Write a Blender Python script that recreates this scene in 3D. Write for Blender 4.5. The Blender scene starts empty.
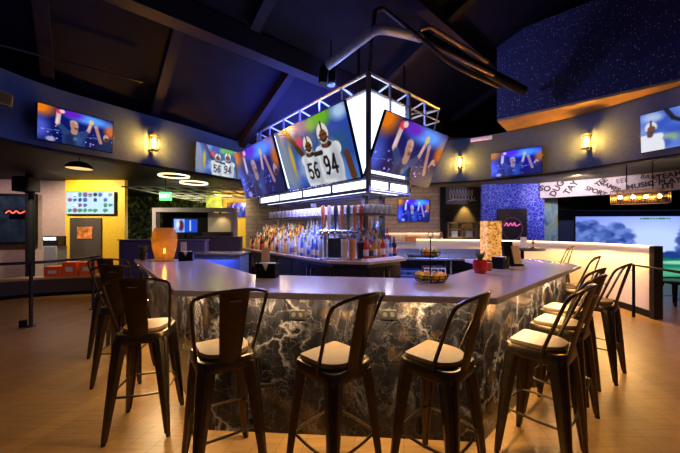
import bpy, bmesh, math, random
import numpy as np
from mathutils import Vector, Matrix
R = math.radians
C = bpy.context.scene.collection
scn = bpy.context.scene
rnd = random.Random(7)

# ------------------------------------------------------------------ camera, world, lights, exposure
cam = bpy.data.cameras.new('camera'); cam.lens = 300/680*36; cam.sensor_width = 36
cam.shift_y = 3.5/680; cam.clip_start = 0.02; cam.clip_end = 100
camo = bpy.data.objects.new('camera', cam); C.objects.link(camo)
camo.location = (0, 0, 1.5); camo.rotation_euler = (R(90), 0, 0)
scn.camera = camo
w = bpy.data.worlds.new('world'); scn.world = w; w.use_nodes = True
w.node_tree.nodes['Background'].inputs[0].default_value = (0.10, 0.11, 0.30, 1)
w.node_tree.nodes['Background'].inputs[1].default_value = 0.12
scn.view_settings.view_transform = 'Standard'
scn.view_settings.look = 'None'
scn.view_settings.gamma = 1
scn.view_settings.use_curve_mapping = False
scn.view_settings.exposure = 0.35
WARM = (1.0, 0.58, 0.18); STRIP = (1.0, 0.68, 0.34); AMBER = (1.0, 0.50, 0.12); BLUE = (0.12, 0.2, 1.0); COOL = (0.75, 0.82, 1.0)

def aim(o, d):
    o.rotation_euler = Vector(d).to_track_quat('-Z', 'Y').to_euler()
def area(name, loc, d, sx, sy, e, col, spread=180):
    l = bpy.data.lights.new(name, 'AREA'); l.shape = 'RECTANGLE'; l.size = sx; l.size_y = sy
    l.energy = e; l.color = col; l.spread = R(spread)
    o = bpy.data.objects.new(name, l); C.objects.link(o); o.location = loc; aim(o, d); return o
def strip_light(name, a, b, d, wid, e, col):
    """long thin area lamp from a to b shining along d"""
    a = Vector(a); b = Vector(b); x = (b-a).normalized(); z = -Vector(d).normalized()
    z = (z - x*z.dot(x)).normalized(); y = z.cross(x)
    l = bpy.data.lights.new(name, 'AREA'); l.shape = 'RECTANGLE'; l.size = (b-a).length; l.size_y = wid
    l.energy = e; l.color = col
    o = bpy.data.objects.new(name, l); C.objects.link(o)
    m = Matrix((x, y, z)).transposed().to_4x4(); m.translation = (a+b)/2; o.matrix_world = m; return o
def point(name, loc, e, col, r=.03):
    l = bpy.data.lights.new(name, 'POINT'); l.energy = e; l.color = col; l.shadow_soft_size = r
    o = bpy.data.objects.new(name, l); C.objects.link(o); o.location = loc; return o
def spot(name, loc, tgt, e, col, ang=70, blend=.6, r=.05):
    l = bpy.data.lights.new(name, 'SPOT'); l.energy = e; l.color = col; l.spot_size = R(ang); l.spot_blend = blend
    l.shadow_soft_size = r
    o = bpy.data.objects.new(name, l); C.objects.link(o); o.location = loc
    aim(o, Vector(tgt)-Vector(loc)); return o

# key points of the bar in plan
FD, RD, LD = R(-4.5), R(42), R(131)                      # directions of the bar's front, right and left sides
B_FL, B_FR = (-.985, 2.25), (1.01, 2.12)                  # base corners
# under-counter LED light (front, right, left)
strip_light('led_and_fill_strip', (-.9, 2.14, 1.012), (.93, 2.0, 1.012), (.02, .24, -1), .03, 24, STRIP)
strip_light('led_and_fill_strip', (1.10, 2.08, 1.012), (2.75, 3.56, 1.012), (-.22, .24, -1), .03, 40, STRIP)
strip_light('led_and_fill_strip', (-1.1, 2.25, 1.012), (-2.75, 4.20, 1.012), (.22, .20, -1), .03, 32, STRIP)
# blue light on top of the television cage, thrown on the roof
area('blue_uplight', (-.7, 5.9, 3.3), (-.1, .1, 1), 1.6, 1.2, 70, (.06,.08,1))
# warm ceiling spots over the stools and the floor
spot('ceiling_spot', (3.0, 1.6, 4.2), (2.5, 2.6, 0), 230, WARM, 95)
spot('ceiling_spot', (-.6, .3, 4.4), (-.2, 1.9, .7), 32, WARM, 60)
spot('ceiling_spot', (-2.6, 1.2, 4.1), (-2.2, 2.6, .5), 75, WARM, 85)
spot('ceiling_spot', (4.2, 3.4, 3.4), (4.4, 4.6, 0), 120, WARM, 90)
spot('ceiling_spot', (-4.9, 6.6, 2.85), (-5.6, 6.2, 0), 60, WARM, 110)
# far zones
spot('ceiling_spot', (-6.9, 7.0, 2.85), (-6.9, 8.4, 1.6), 260, (1, .85, .55), 120)
spot('ceiling_spot', (-8.6, 6.6, 2.85), (-8.9, 7.7, 1.5), 85, (1, .75, .75), 120)
spot('ceiling_spot', (-3.7, 9.2, 2.6), (-3.7, 10.5, 2.0), 60, (1, .8, .5), 120)
spot('ceiling_spot', (6.0, 7.6, 2.85), (6.8, 8.6, 2.5), 70, (1, .82, .85), 130)
spot('ceiling_spot', (5.0, 7.4, 2.85), (5.0, 9.2, 1.9), 42, (.5, .55, 1), 110)
spot('ceiling_spot', (1.9, 8.2, 2.85), (1.8, 9.7, 1.9), 45, (1, .75, .6), 120)
strip_light('led_and_fill_strip', (-.9, 5.45, 1.70), (-2.0, 6.75, 1.70), (.1, .1, -1), .05, 12, (1, .70, .36))  # shelf strips from here on are unseen fill, added to brighten the bottles
strip_light('led_and_fill_strip', (-.05, 4.62, 1.70), (-.85, 5.4, 1.70), (.1, .1, -1), .05, 3, (.6, .72, 1))
strip_light('led_and_fill_strip', (.45, 4.75, 1.70), (.9, 5.15, 1.70), (.0, .1, -1), .05, 5, (.75, .75, 1))
point('back_fill', (-5.2, 9.6, 1.6), 150, (1, .95, .6), .3)  # unseen fill point, added to brighten the grid ceiling
# partition wall light strip
strip_light('led_and_fill_strip', (5.28, 6.1, 1.16), (4.95, 7.05, 1.16), (-.4, -.3, -1), .03, 22, WARM)
strip_light('led_and_fill_strip', (5.18, 5.2, 1.16), (5.28, 6.1, 1.16), (-.4, 0, -1), .03, 18, WARM)
strip_light('led_and_fill_strip', (4.85, 7.2, 1.16), (3.7, 8.3, 1.16), (-.4, -.4, -1), .03, 16, WARM)
# blue working light inside the bar
strip_light('led_and_fill_strip', (-2.8, 5.4, 1.02), (-1.95, 5.4, 1.02), (0, -.5, -1), .04, 10, BLUE)
area('blue_worklight', (1.9, 5.3, 2.0), (.1, .1, -1), 1.4, .5, 44, (.25, .35, 1))
area('cage_glow', (-.85, 5.05, 2.12), (-.76, -.66, -.75), 3.0, .12, 40, (.36, .33, 1))
area('cage_glow', (.75, 4.2, 2.12), (.66, -.75, -.75), .9, .12, 30, (.36, .33, 1))
point('blue_wash', (-3.0, 1.6, 3.15), 16, (.1, .3, 1), .1)
spot('ceiling_spot', (.6, -1.2, 3.9), (.2, 1.8, .4), 30, WARM, 75)
spot('star_wash', (1.3, 4.9, 3.9), (4.0, 4.85, 4.5), 50, (.32, .36, 1), 95)
point('blue_fill', (.2, 4.7, 3.75), 12, (.2, .26, 1), .08)  # extra unseen point, added to turn the duct and roof blue
area('cage_downlight', (-.35, 5.35, 1.99), (0, 0, -1), 1.0, 1.8, 70, (.42, .42, 1))

# ------------------------------------------------------------------ materials
MATS = {}
def mat(name, col, rough=.5, metal=0, em=None, es=0, trans=0, var=.12, scale=18, coat=0, bump=0, ior=None):
    if name in MATS: return MATS[name]
    m = bpy.data.materials.new(name); m.use_nodes = True; MATS[name] = m
    nt = m.node_tree; b = nt.nodes['Principled BSDF']
    b.inputs['Roughness'].default_value = rough; b.inputs['Metallic'].default_value = metal
    b.inputs['Transmission Weight'].default_value = trans; b.inputs['Coat Weight'].default_value = coat
    if ior: b.inputs['IOR'].default_value = ior
    tc = nt.nodes.new('ShaderNodeTexCoord'); nz = nt.nodes.new('ShaderNodeTexNoise')
    nz.inputs['Scale'].default_value = scale; nz.inputs['Detail'].default_value = 4
    nt.links.new(tc.outputs['Object'], nz.inputs['Vector'])
    rp = nt.nodes.new('ShaderNodeValToRGB')
    lo = [c*(1-var) for c in col]; hi = [min(1, c*(1+var)) for c in col]
    rp.color_ramp.elements[0].position = .3; rp.color_ramp.elements[1].position = .7
    rp.color_ramp.elements[0].color = (*lo, 1); rp.color_ramp.elements[1].color = (*hi, 1)
    nt.links.new(nz.outputs['Fac'], rp.inputs['Fac']); nt.links.new(rp.outputs['Color'], b.inputs['Base Color'])
    if em:
        b.inputs['Emission Color'].default_value = (*em, 1); b.inputs['Emission Strength'].default_value = es
    if bump:
        bp = nt.nodes.new('ShaderNodeBump'); bp.inputs['Strength'].default_value = bump
        nt.links.new(nz.outputs['Fac'], bp.inputs['Height']); nt.links.new(bp.outputs['Normal'], b.inputs['Normal'])
    if name in ('roof_deck_black', 'beam_dark_brown', 'slate_blue_paint', 'matt_black'): b.inputs['Specular IOR Level'].default_value = .12
    return m
def N(nt, t, **kw):
    n = nt.nodes.new(t)
    for k, v in kw.items():
        if hasattr(n, k): setattr(n, k, v)
        else: n.inputs[k.replace('_', ' ')].default_value = v
    return n
def ramp(nt, src, stops):
    r = nt.nodes.new('ShaderNodeValToRGB'); e = r.color_ramp.elements
    while len(e) < len(stops): e.new(.5)
    for i, (p, c) in enumerate(stops):
        e[i].position = p; e[i].color = (*c, 1)
    nt.links.new(src, r.inputs['Fac']); return r.outputs['Color']
def mix(nt, fac, a, b, mode='MIX'):
    m = nt.nodes.new('ShaderNodeMixRGB'); m.blend_type = mode
    for s, i in ((fac, 0), (a, 1), (b, 2)):
        if isinstance(s, (int, float)): m.inputs[i].default_value = s
        elif isinstance(s, tuple): m.inputs[i].default_value = (*s, 1)
        else: nt.links.new(s, m.inputs[i])
    return m.outputs[0]
def newmat(name, rough=.5):
    m = bpy.data.materials.new(name); m.use_nodes = True; MATS[name] = m
    b = m.node_tree.nodes['Principled BSDF']; b.inputs['Roughness'].default_value = rough
    return m, m.node_tree, b
def coords(nt, scale=(1, 1, 1), rot=(0, 0, 0), kind='Object'):
    tc = nt.nodes.new('ShaderNodeTexCoord'); mp = nt.nodes.new('ShaderNodeMapping')
    mp.inputs['Scale'].default_value = scale; mp.inputs['Rotation'].default_value = rot
    nt.links.new(tc.outputs[kind], mp.inputs['Vector']); return mp.outputs['Vector']

def wood_floor():
    m, nt, b = newmat('floor_planks', .36)
    v = coords(nt, rot=(0, 0, R(-78)))
    br = N(nt, 'ShaderNodeTexBrick', Scale=1.0, Mortar_Size=.0025, Brick_Width=2.2, Row_Height=.17, Bias=0.0)
    br.offset = .37
    br.inputs['Color1'].default_value = (.33, .19, .065, 1); br.inputs['Color2'].default_value = (.26, .145, .048, 1)
    br.inputs['Mortar'].default_value = (.17, .095, .035, 1)
    nt.links.new(v, br.inputs['Vector'])
    v2 = coords(nt, scale=(2, 26, 1), rot=(0, 0, R(-78)))
    nz = N(nt, 'ShaderNodeTexNoise', Scale=1.4, Detail=6.0, Roughness=.6); nt.links.new(v2, nz.inputs['Vector'])
    g = ramp(nt, nz.outputs['Fac'], [(.3, (.70, .70, .70)), (.7, (1.15, 1.12, 1.08))])
    nt.links.new(mix(nt, 1.0, br.outputs['Color'], g, 'MULTIPLY'), b.inputs['Base Color'])
    return m
def marble():
    m, nt, b = newmat('dark_marble', .16); b.inputs['Specular IOR Level'].default_value = .3
    v = coords(nt); v3 = coords(nt, scale=(2.0, 2.0, .75), rot=(R(20), R(28), 0))
    n1 = N(nt, 'ShaderNodeTexNoise', Scale=2.2, Detail=5.0, Roughness=.6); nt.links.new(v, n1.inputs['Vector'])
    wv = mix(nt, .85, v, n1.outputs['Color'], 'ADD')
    n2 = N(nt, 'ShaderNodeTexNoise', Scale=1.5, Detail=9.0, Roughness=.70, Distortion=2.2); nt.links.new(v3, n2.inputs['Vector'])
    base = ramp(nt, n2.outputs['Fac'], [(.44, (.006, .006, .008)), (.58, (.016, .0155, .020)), (.66, (.09, .088, .098)), (.76, (.36, .355, .39))])
    vo = N(nt, 'ShaderNodeTexVoronoi', Scale=2.6); vo.feature = 'DISTANCE_TO_EDGE'; nt.links.new(wv, vo.inputs['Vector'])
    veins = ramp(nt, vo.outputs['Distance'], [(0.0, (.34, .32, .33)), (.010, (.14, .13, .135)), (.07, (0, 0, 0))])
    vo2 = N(nt, 'ShaderNodeTexVoronoi', Scale=6.0); vo2.feature = 'DISTANCE_TO_EDGE'; nt.links.new(wv, vo2.inputs['Vector'])
    veins2 = ramp(nt, vo2.outputs['Distance'], [(0.0, (.14, .12, .11)), (.03, (0, 0, 0))])
    n3 = N(nt, 'ShaderNodeTexNoise', Scale=1.1, Detail=3.0); nt.links.new(v, n3.inputs['Vector'])
    msk = ramp(nt, n3.outputs['Fac'], [(.46, (.05, .05, .05)), (.64, (1, 1, 1))])
    c = mix(nt, 1.0, base, mix(nt, 1.0, veins, msk, 'MULTIPLY'), 'ADD')
    c = mix(nt, .35, c, veins2, 'ADD')
    n4 = N(nt, 'ShaderNodeTexNoise', Scale=3.1, Detail=2.0); nt.links.new(v, n4.inputs['Vector'])
    gold = ramp(nt, n4.outputs['Fac'], [(.58, (0, 0, 0)), (.70, (.05, .028, .008))])
    nt.links.new(mix(nt, 1.0, c, gold, 'ADD'), b.inputs['Base Color'])
    return m
def stars():
    m, nt, b = newmat('starry_navy', .8)
    v = coords(nt)
    vo = N(nt, 'ShaderNodeTexVoronoi', Scale=34.0); nt.links.new(v, vo.inputs['Vector'])
    d = ramp(nt, vo.outputs['Distance'], [(.12, (1, 1, 1)), (.21, (0, 0, 0))])
    s = nt.nodes.new('ShaderNodeSeparateColor'); nt.links.new(vo.outputs['Color'], s.inputs[0])
    k = ramp(nt, s.outputs[0], [(.25, (0, 0, 0)), (1, (1, 1, 1))])
    dots = mix(nt, 1.0, d, k, 'MULTIPLY')
    nt.links.new(mix(nt, dots, (.014, .016, .07), (.9, .9, 1)), b.inputs['Base Color'])
    return m
def blue_pattern():
    m, nt, b = newmat('blue_leopard_wallpaper', .5)
    v = coords(nt)
    n1 = N(nt, 'ShaderNodeTexNoise', Scale=5.0, Detail=2.0); nt.links.new(v, n1.inputs['Vector'])
    wv = mix(nt, .12, v, n1.outputs['Color'], 'ADD')
    vo = N(nt, 'ShaderNodeTexVoronoi', Scale=11.0); vo.feature = 'DISTANCE_TO_EDGE'; nt.links.new(wv, vo.inputs['Vector'])
    c = ramp(nt, vo.outputs['Distance'], [(.02, (.30, .36, .95)), (.075, (.010, .022, .62))])
    nt.links.new(c, b.inputs['Base Color']); return m
def plank_wall(name, c1, c2, row=.13, rot=(R(90), 0, 0)):
    m, nt, b = newmat(name, .55)
    v = coords(nt, rot=rot)
    br = N(nt, 'ShaderNodeTexBrick', Scale=1.0, Mortar_Size=.004, Brick_Width=1.1, Row_Height=row)
    br.inputs['Color1'].default_value = (*c1, 1); br.inputs['Color2'].default_value = (*c2, 1); br.inputs['Mortar'].default_value = (.05, .04, .03, 1)
    nt.links.new(v, br.inputs['Vector'])
    nz = N(nt, 'ShaderNodeTexNoise', Scale=9.0, Detail=5.0); nt.links.new(v, nz.inputs['Vector'])
    g = ramp(nt, nz.outputs['Fac'], [(.3, (.75, .75, .75)), (.7, (1.1, 1.1, 1.1))])
    nt.links.new(mix(nt, 1.0, br.outputs['Color'], g, 'MULTIPLY'), b.inputs['Base Color']); return m
def gold_mosaic():
    m, nt, b = newmat('gold_mosaic_glass', .25)
    v = coords(nt)
    vo = N(nt, 'ShaderNodeTexVoronoi', Scale=42.0); nt.links.new(v, vo.inputs['Vector'])
    s = nt.nodes.new('ShaderNodeSeparateColor'); nt.links.new(vo.outputs['Color'], s.inputs[0])
    c = ramp(nt, s.outputs[0], [(0, (.35, .13, .02)), (.4, (.8, .36, .06)), (.8, (.9, .50, .12)), (1, (1, .68, .28))])
    nt.links.new(c, b.inputs['Base Color']); nt.links.new(c, b.inputs['Emission Color']); b.inputs['Emission Strength'].default_value = .40
    return m
def leaf_glass():
    m, nt, b = newmat('dark_window_view', .2)
    v = coords(nt)
    n = N(nt, 'ShaderNodeTexNoise', Scale=6.0, Detail=6.0, Roughness=.7); nt.links.new(v, n.inputs['Vector'])
    c = ramp(nt, n.outputs['Fac'], [(.45, (.012, .014, .012)), (.58, (.05, .07, .01)), (.70, (.32, .30, .03))])
    nt.links.new(c, b.inputs['Base Color']); return m
def graffiti():
    m, nt, b = newmat('painted_mural_panel', .5)
    v = coords(nt, scale=(1, 1, .45))
    n = N(nt, 'ShaderNodeTexNoise', Scale=3.2, Detail=4.0, Distortion=1.2); nt.links.new(v, n.inputs['Vector'])
    c = ramp(nt, n.outputs['Fac'], [(.30, (.02, .03, .03)), (.42, (.10, .22, .30)), (.52, (.25, .42, .50)), (.60, (.30, .32, .05)), (.68, (.45, .06, .03)), (.75, (.04, .05, .04))])
    nt.links.new(c, b.inputs['Base Color']); return m
def screen_mat():
    m, nt, b = newmat('screen_picture', .25)
    a = nt.nodes.new('ShaderNodeAttribute'); a.attribute_name = 'Col'
    b.inputs['Base Color'].default_value = (.01, .01, .012, 1)
    nt.links.new(a.outputs['Color'], b.inputs['Emission Color']); b.inputs['Emission Strength'].default_value = 1.0
    return m
def translucent(name, col, mixf=.5, rough=.12, em=0):
    m, nt, b = newmat(name, rough)
    b.inputs['Base Color'].default_value = (*col, 1); b.inputs['Coat Weight'].default_value = .4
    v = coords(nt); n = N(nt, 'ShaderNodeTexNoise', Scale=14.0, Detail=2.0); nt.links.new(v, n.inputs['Vector'])
    c = ramp(nt, n.outputs['Fac'], [(.3, tuple(x*.75 for x in col)), (.7, tuple(min(1, x*1.15) for x in col))])
    nt.links.new(c, b.inputs['Base Color'])
    t = nt.nodes.new('ShaderNodeBsdfTranslucent'); nt.links.new(c, t.inputs['Color'])
    ms = nt.nodes.new('ShaderNodeMixShader'); ms.inputs[0].default_value = mixf
    nt.links.new(b.outputs[0], ms.inputs[1]); nt.links.new(t.outputs[0], ms.inputs[2])
    nt.links.new(ms.outputs[0], nt.nodes['Material Output'].inputs['Surface'])
    if em:
        nt.links.new(c, b.inputs['Emission Color']); b.inputs['Emission Strength'].default_value = em
    return m

M = dict(
    floor=wood_floor(), marble=marble(), stars=stars(), bluewall=blue_pattern(), gold=gold_mosaic(),
    window=leaf_glass(), mural=graffiti(), screen=screen_mat(),
    planks=plank_wall('pale_plank_wall', (.34, .25, .20), (.26, .19, .155)),
    slats=plank_wall('brown_slats', (.20, .11, .07), (.14, .08, .05), .09),
    steel_dark=mat('gunmetal', (.085, .062, .038), .30, .92),
    cushion=mat('tan_seat_pad', (.125, .068, .026), .55, bump=.05),
    rubber=mat('black_rubber', (.012, .012, .012), .7),
    quartz=mat('grey_quartz', (.40, .37, .44), .15, var=.06, scale=40),
    fascia=mat('slate_blue_paint', (.052, .084, .19), .65),
    black=mat('matt_black', (.005, .005, .006), .55),
    blackgloss=mat('black_gloss', (.012, .012, .014), .15),
    deck=mat('roof_deck_black', (.007, .0065, .016), .75, scale=4, var=.25),
    beam=mat('beam_dark_brown', (.013, .010, .020), .6),
    underside=mat('stained_ply', (.30, .19, .09), .6, scale=5, var=.25),
    olive=mat('olive_paint', (.16, .145, .07), .6),
    pink=mat('rose_beige_paint', (.34, .235, .21), .7),
    yellow=mat('yellow_paint', (.62, .37, .012), .6),
    cream=mat('cream_paint', (.70, .62, .54), .6, var=.03),
    lilac=mat('lilac_white_paint', (.60, .53, .58), .6),
    cagem=mat('silver_tube', (.45, .47, .55), .3, .7),
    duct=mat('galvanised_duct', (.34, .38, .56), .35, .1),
    brass=mat('brassy_pipe', (.38, .25, .13), .35, .8),
    bronze=mat('dark_bronze', (.05, .04, .03), .4, .7),
    panel_light=mat('white_light_panel', (.8, .8, .85), .4, em=(.62, .74, 1.0), es=1.5),
    band_light=mat('white_light_band', (.8, .8, .85), .4, em=(.70, .78, 1.0), es=2.0),
    led=mat('warm_led', (1, .8, .5), .4, em=(1, .66, .30), es=3),
    sconce=mat('sconce_bulb', (1, .8, .4), .4, em=(1, .42, .04), es=850),
    bulb=mat('warm_bulb', (1, .8, .4), .4, em=(1, .62, .20), es=14),
    ringlight=mat('warm_ring_light', (1, .9, .7), .4, em=(1, .78, .42), es=2.0),
    domelight=mat('warm_dome_light', (1, .9, .6), .4, em=(1, .66, .20), es=.8),
    green=mat('exit_green', (.1, .6, .2), .4, em=(.12, 1, .25), es=1.6),
    paper=mat('white_paper', (.75, .73, .70), .7),
    tanpaper=mat('tan_menu_card', (.52, .36, .24), .6),
    orange=mat('orange_peel', (.85, .34, .03), .45, scale=60, bump=.1),
    lemon=mat('lemon_peel', (.85, .58, .06), .45, scale=60, bump=.1),
    lime=mat('lime_peel', (.30, .36, .05), .45, scale=60),
    redglass=translucent('red_glass', (.75, .03, .025), .3),
    redbox=mat('red_carton', (.70, .12, .03), .55),
    leaf=mat('plant_leaf', (.07, .13, .03), .5),
    purple=mat('plum_upholstery', (.10, .07, .12), .6),
    steel=mat('brushed_steel', (.50, .52, .56), .25, .9),
    darkwood=mat('dark_stained_wood', (.055, .04, .035), .45),
    wood=mat('oak', (.36, .22, .12), .5),
    glass=translucent('clear_glass', (.86, .86, .95), .45, .06),
    redlight=mat('red_sign_light', (.8, .05, .03), .5, em=(1, .08, .05), es=2),
    whitelight=mat('white_sign_light', (.9, .9, 1), .5, em=(.85, .9, 1), es=2.2),
    ink=mat('dark_lettering', (.045, .035, .045), .6),
    chalk=mat('chalk_white', (.60, .55, .58), .7),
    neonpink=mat('pink_neon', (.9, .1, .4), .4, em=(1, .15, .5), es=.6),
    outlet=mat('black_outlet', (.008, .008, .008), .4),
    outletface=mat('grey_socket', (.03, .029, .028), .5),
    amberglass=None,
)
def see_through(name, col, em):
    m, nt, b = newmat(name, .06)
    v = coords(nt); n = N(nt, 'ShaderNodeTexNoise', Scale=9.0); nt.links.new(v, n.inputs['Vector'])
    c = ramp(nt, n.outputs['Fac'], [(.3, tuple(x*.85 for x in col)), (.7, col)])
    nt.links.new(c, b.inputs['Base Color'])
    tr = nt.nodes.new('ShaderNodeBsdfTransparent'); nt.links.new(c, tr.inputs['Color'])
    tl = nt.nodes.new('ShaderNodeBsdfTranslucent'); nt.links.new(c, tl.inputs['Color'])
    m1 = nt.nodes.new('ShaderNodeMixShader'); m1.inputs[0].default_value = .45; nt.links.new(b.outputs[0], m1.inputs[1]); nt.links.new(tl.outputs[0], m1.inputs[2])
    m2 = nt.nodes.new('ShaderNodeMixShader'); m2.inputs[0].default_value = .84; nt.links.new(m1.outputs[0], m2.inputs[1]); nt.links.new(tr.outputs[0], m2.inputs[2])
    nt.links.new(m2.outputs[0], nt.nodes['Material Output'].inputs['Surface'])
    return m
M['amberglass'] = see_through('amber_glass', (1.0, .76, .34), 0)
bottle_mats = {
    'amber': translucent('amber_bottle', (.52, .25, .06), .5), 'honey': translucent('honey_bottle', (.80, .54, .20), .55),
    'clear': translucent('clear_bottle', (.48, .54, .66), .45), 'blue': translucent('blue_bottle', (.07, .16, .50), .45),
    'green': translucent('green_bottle', (.18, .34, .08), .5), 'red': translucent('red_bottle', (.62, .06, .04), .5),
    'dark': translucent('dark_bottle', (.05, .03, .03), .3), 'pale': translucent('pale_bottle', (.90, .84, .70), .5)}
label_mats = {k: mat(k+'_bottle_label', c, .5) for k, c in dict(white=(.50, .48, .46), black=(.03, .03, .03), red=(.35, .05, .05), yellow=(.75, .55, .08), blue=(.06, .12, .5), orange=(.5, .25, .10)).items()}

# ------------------------------------------------------------------ mesh helpers
class MB:
    def __init__(s): s.v = []; s.f = []; s.mi = []; s.cur = 0
    def m(s, i): s.cur = i; return s
    def add(s, vs, fs):
        o = len(s.v); s.v += [tuple(p) for p in vs]
        for f in fs: s.f.append([i+o for i in f]); s.mi.append(s.cur)
        return s
    def box(s, c, d, rz=0, rx=0):
        m = Matrix.Rotation(rz, 3, 'Z') @ Matrix.Rotation(rx, 3, 'X'); c = Vector(c)
        p = [c + m @ Vector((x*d[0]/2, y*d[1]/2, z*d[2]/2)) for z in (-1, 1) for y in (-1, 1) for x in (-1, 1)]
        return s.add(p, [(0, 2, 3, 1), (4, 5, 7, 6), (0, 1, 5, 4), (2, 6, 7, 3), (0, 4, 6, 2), (1, 3, 7, 5)])
    def loft(s, rings, cap=True, closed=False):
        n = len(rings[0]); vs = [p for r in rings for p in r]; fs = []
        k = len(rings)
        for a in range(k if closed else k-1):
            b = (a+1) % k
            for i in range(n):
                j = (i+1) % n
                fs.append((a*n+i, a*n+j, b*n+j, b*n+i))
        if cap and not closed: fs += [tuple(range(n))[::-1], tuple(range((k-1)*n, k*n))]
        return s.add(vs, fs)
    def tube(s, pts, r, n=8, closed=False, cap=True):
        pts = [Vector(p) for p in pts]; k = len(pts); rings = []
        up = None
        for i, p in enumerate(pts):
            a = pts[(i-1) % k] if (closed or i > 0) else p; b = pts[(i+1) % k] if (closed or i < k-1) else p
            t = (b-a).normalized()
            if up is None: up = Vector((0, 0, 1)) if abs(t.z) < .9 else Vector((1, 0, 0))
            x = t.cross(up).normalized(); y = x.cross(t); up = y
            rr = r[i] if isinstance(r, (list, tuple)) else r
            rings.append([p + (x*math.cos(q)+y*math.sin(q))*rr for q in [2*math.pi*j/n for j in range(n)]])
        return s.loft(rings, cap, closed)
    def lathe(s, prof, c=(0, 0, 0), n=16, cap=True):
        return s.loft([[(c[0]+r*math.cos(2*math.pi*j/n), c[1]+r*math.sin(2*math.pi*j/n), c[2]+z) for j in range(n)] for r, z in prof], cap)
    def prism(s, poly, z0, z1):
        n = len(poly)
        a = sum(poly[i][0]*poly[(i+1) % n][1]-poly[(i+1) % n][0]*poly[i][1] for i in range(n))
        if a < 0: poly = poly[::-1]
        return s.loft([[(x, y, z0) for x, y in poly], [(x, y, z1) for x, y in poly]])
    def sphere(s, c, r, n=12, sz=1):
        prof = [(r*math.sin(math.pi*i/8)+1e-5, -r*sz*math.cos(math.pi*i/8)) for i in range(9)]
        return s.lathe(prof, c, n)
    def ribbon(s, path, z0, z1, th):
        """wall of thickness th to the left of a plan path; z1 may be a list"""
        k = len(path); z1 = z1 if isinstance(z1, (list, tuple)) else [z1]*k
        rings = []
        for i, p in enumerate(path):
            a = path[max(0, i-1)]; b = path[min(k-1, i+1)]
            d = Vector((b[0]-a[0], b[1]-a[1])).normalized(); nx, ny = -d.y*th, d.x*th
            rings.append([(p[0], p[1], z0), (p[0], p[1], z1[i]), (p[0]+nx, p[1]+ny, z1[i]), (p[0]+nx, p[1]+ny, z0)])
        return s.loft(rings)
    def mesh(s, name, mats, sharp=35):
        me = bpy.data.meshes.new(name); me.from_pydata(s.v, [], s.f)
        for m_ in (mats if isinstance(mats, (list, tuple)) else [mats]): me.materials.append(m_)
        me.polygons.foreach_set('material_index', s.mi)
        bm = bmesh.new(); bm.from_mesh(me); bmesh.ops.recalc_face_normals(bm, faces=bm.faces); bm.to_mesh(me); bm.free()
        me.polygons.foreach_set('use_smooth', [True]*len(me.polygons)); me.set_sharp_from_angle(angle=R(sharp))
        me.update(); return me
    def build(s, name, mats, parent=None, bevel=0, loc=None, rz=None, seg=2):
        o = bpy.data.objects.new(name, s.mesh(name, mats)); C.objects.link(o)
        if parent: o.parent = parent
        if loc: o.location = loc
        if rz is not None: o.rotation_euler = (0, 0, rz)
        if bevel:
            b = o.modifiers.new('bevel', 'BEVEL'); b.width = bevel; b.segments = seg; b.limit_method = 'ANGLE'; b.angle_limit = R(40)
        return o
def tag(o, label=None, cat=None, group=None, kind=None):
    if label: o['label'] = label
    if cat: o['category'] = cat
    if group: o['group'] = group
    if kind: o['kind'] = kind
    return o
def empty(name, loc, label, cat, rz=0, group=None):
    o = bpy.data.objects.new(name, None); C.objects.link(o); o.location = loc; o.rotation_euler = (0, 0, rz)
    o.empty_display_size = .1
    return tag(o, label, cat, group)
def structure(o): o['kind'] = 'structure'; return o
def copy_tree(o, parent=None):
    c = o.copy(); C.objects.link(c)
    if parent: c.parent = parent
    for ch in [k for k in list(scn.objects) if k.parent == o]: copy_tree(ch, c)
    return c
def rrect(w, d, r, k=4, cy=0):
    """rounded rectangle outline, r = (front, rear) radii"""
    rf, rr = r if isinstance(r, tuple) else (r, r); out = []
    for sx, sy, a0, q in ((1, 1, 0, rf), (-1, 1, 90, rf), (-1, -1, 180, rr), (1, -1, 270, rr)):
        for i in range(k+1):
            a = R(a0+90*i/k); out.append((sx*(w/2-q)+q*math.cos(a), cy+sy*(d/2-q)+q*math.sin(a)))
    return out
def ring3(poly, z, s=1): return [(x*s, y*s, z) for x, y in poly]
def crom(pts, k=6):
    out = []; n = len(pts)
    for i in range(n-1):
        p0, p1, p2, p3 = pts[max(0, i-1)], pts[i], pts[i+1], pts[min(n-1, i+2)]
        for j in range(k):
            t = j/k
            out.append(tuple(.5*((2*b)+(-a+c)*t+(2*a-5*b+4*c-d)*t*t+(-a+3*b-3*c+d)*t**3) for a, b, c, d in zip(p0, p1, p2, p3)))
    out.append(tuple(pts[-1])); return out
def text_mesh(name, body, size, m, parent, loc, rot, depth=.003):
    cu = bpy.data.curves.new(name, 'FONT'); cu.body = body; cu.size = size; cu.extrude = depth; cu.offset = size*.035 if len(body) > 3 or size > .16 else 0; cu.align_x = 'CENTER'; cu.align_y = 'CENTER'
    t = bpy.data.objects.new(name, cu); C.objects.link(t)
    dg = bpy.context.evaluated_depsgraph_get(); dg.update()
    me = bpy.data.meshes.new_from_object(t.evaluated_get(dg)); bpy.data.objects.remove(t)
    me.name = name; me.materials.clear(); me.materials.append(m)
    o = bpy.data.objects.new(name, me); C.objects.link(o)
    if parent: o.parent = parent
    o.location = loc; o.rotation_euler = rot; return o

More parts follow.
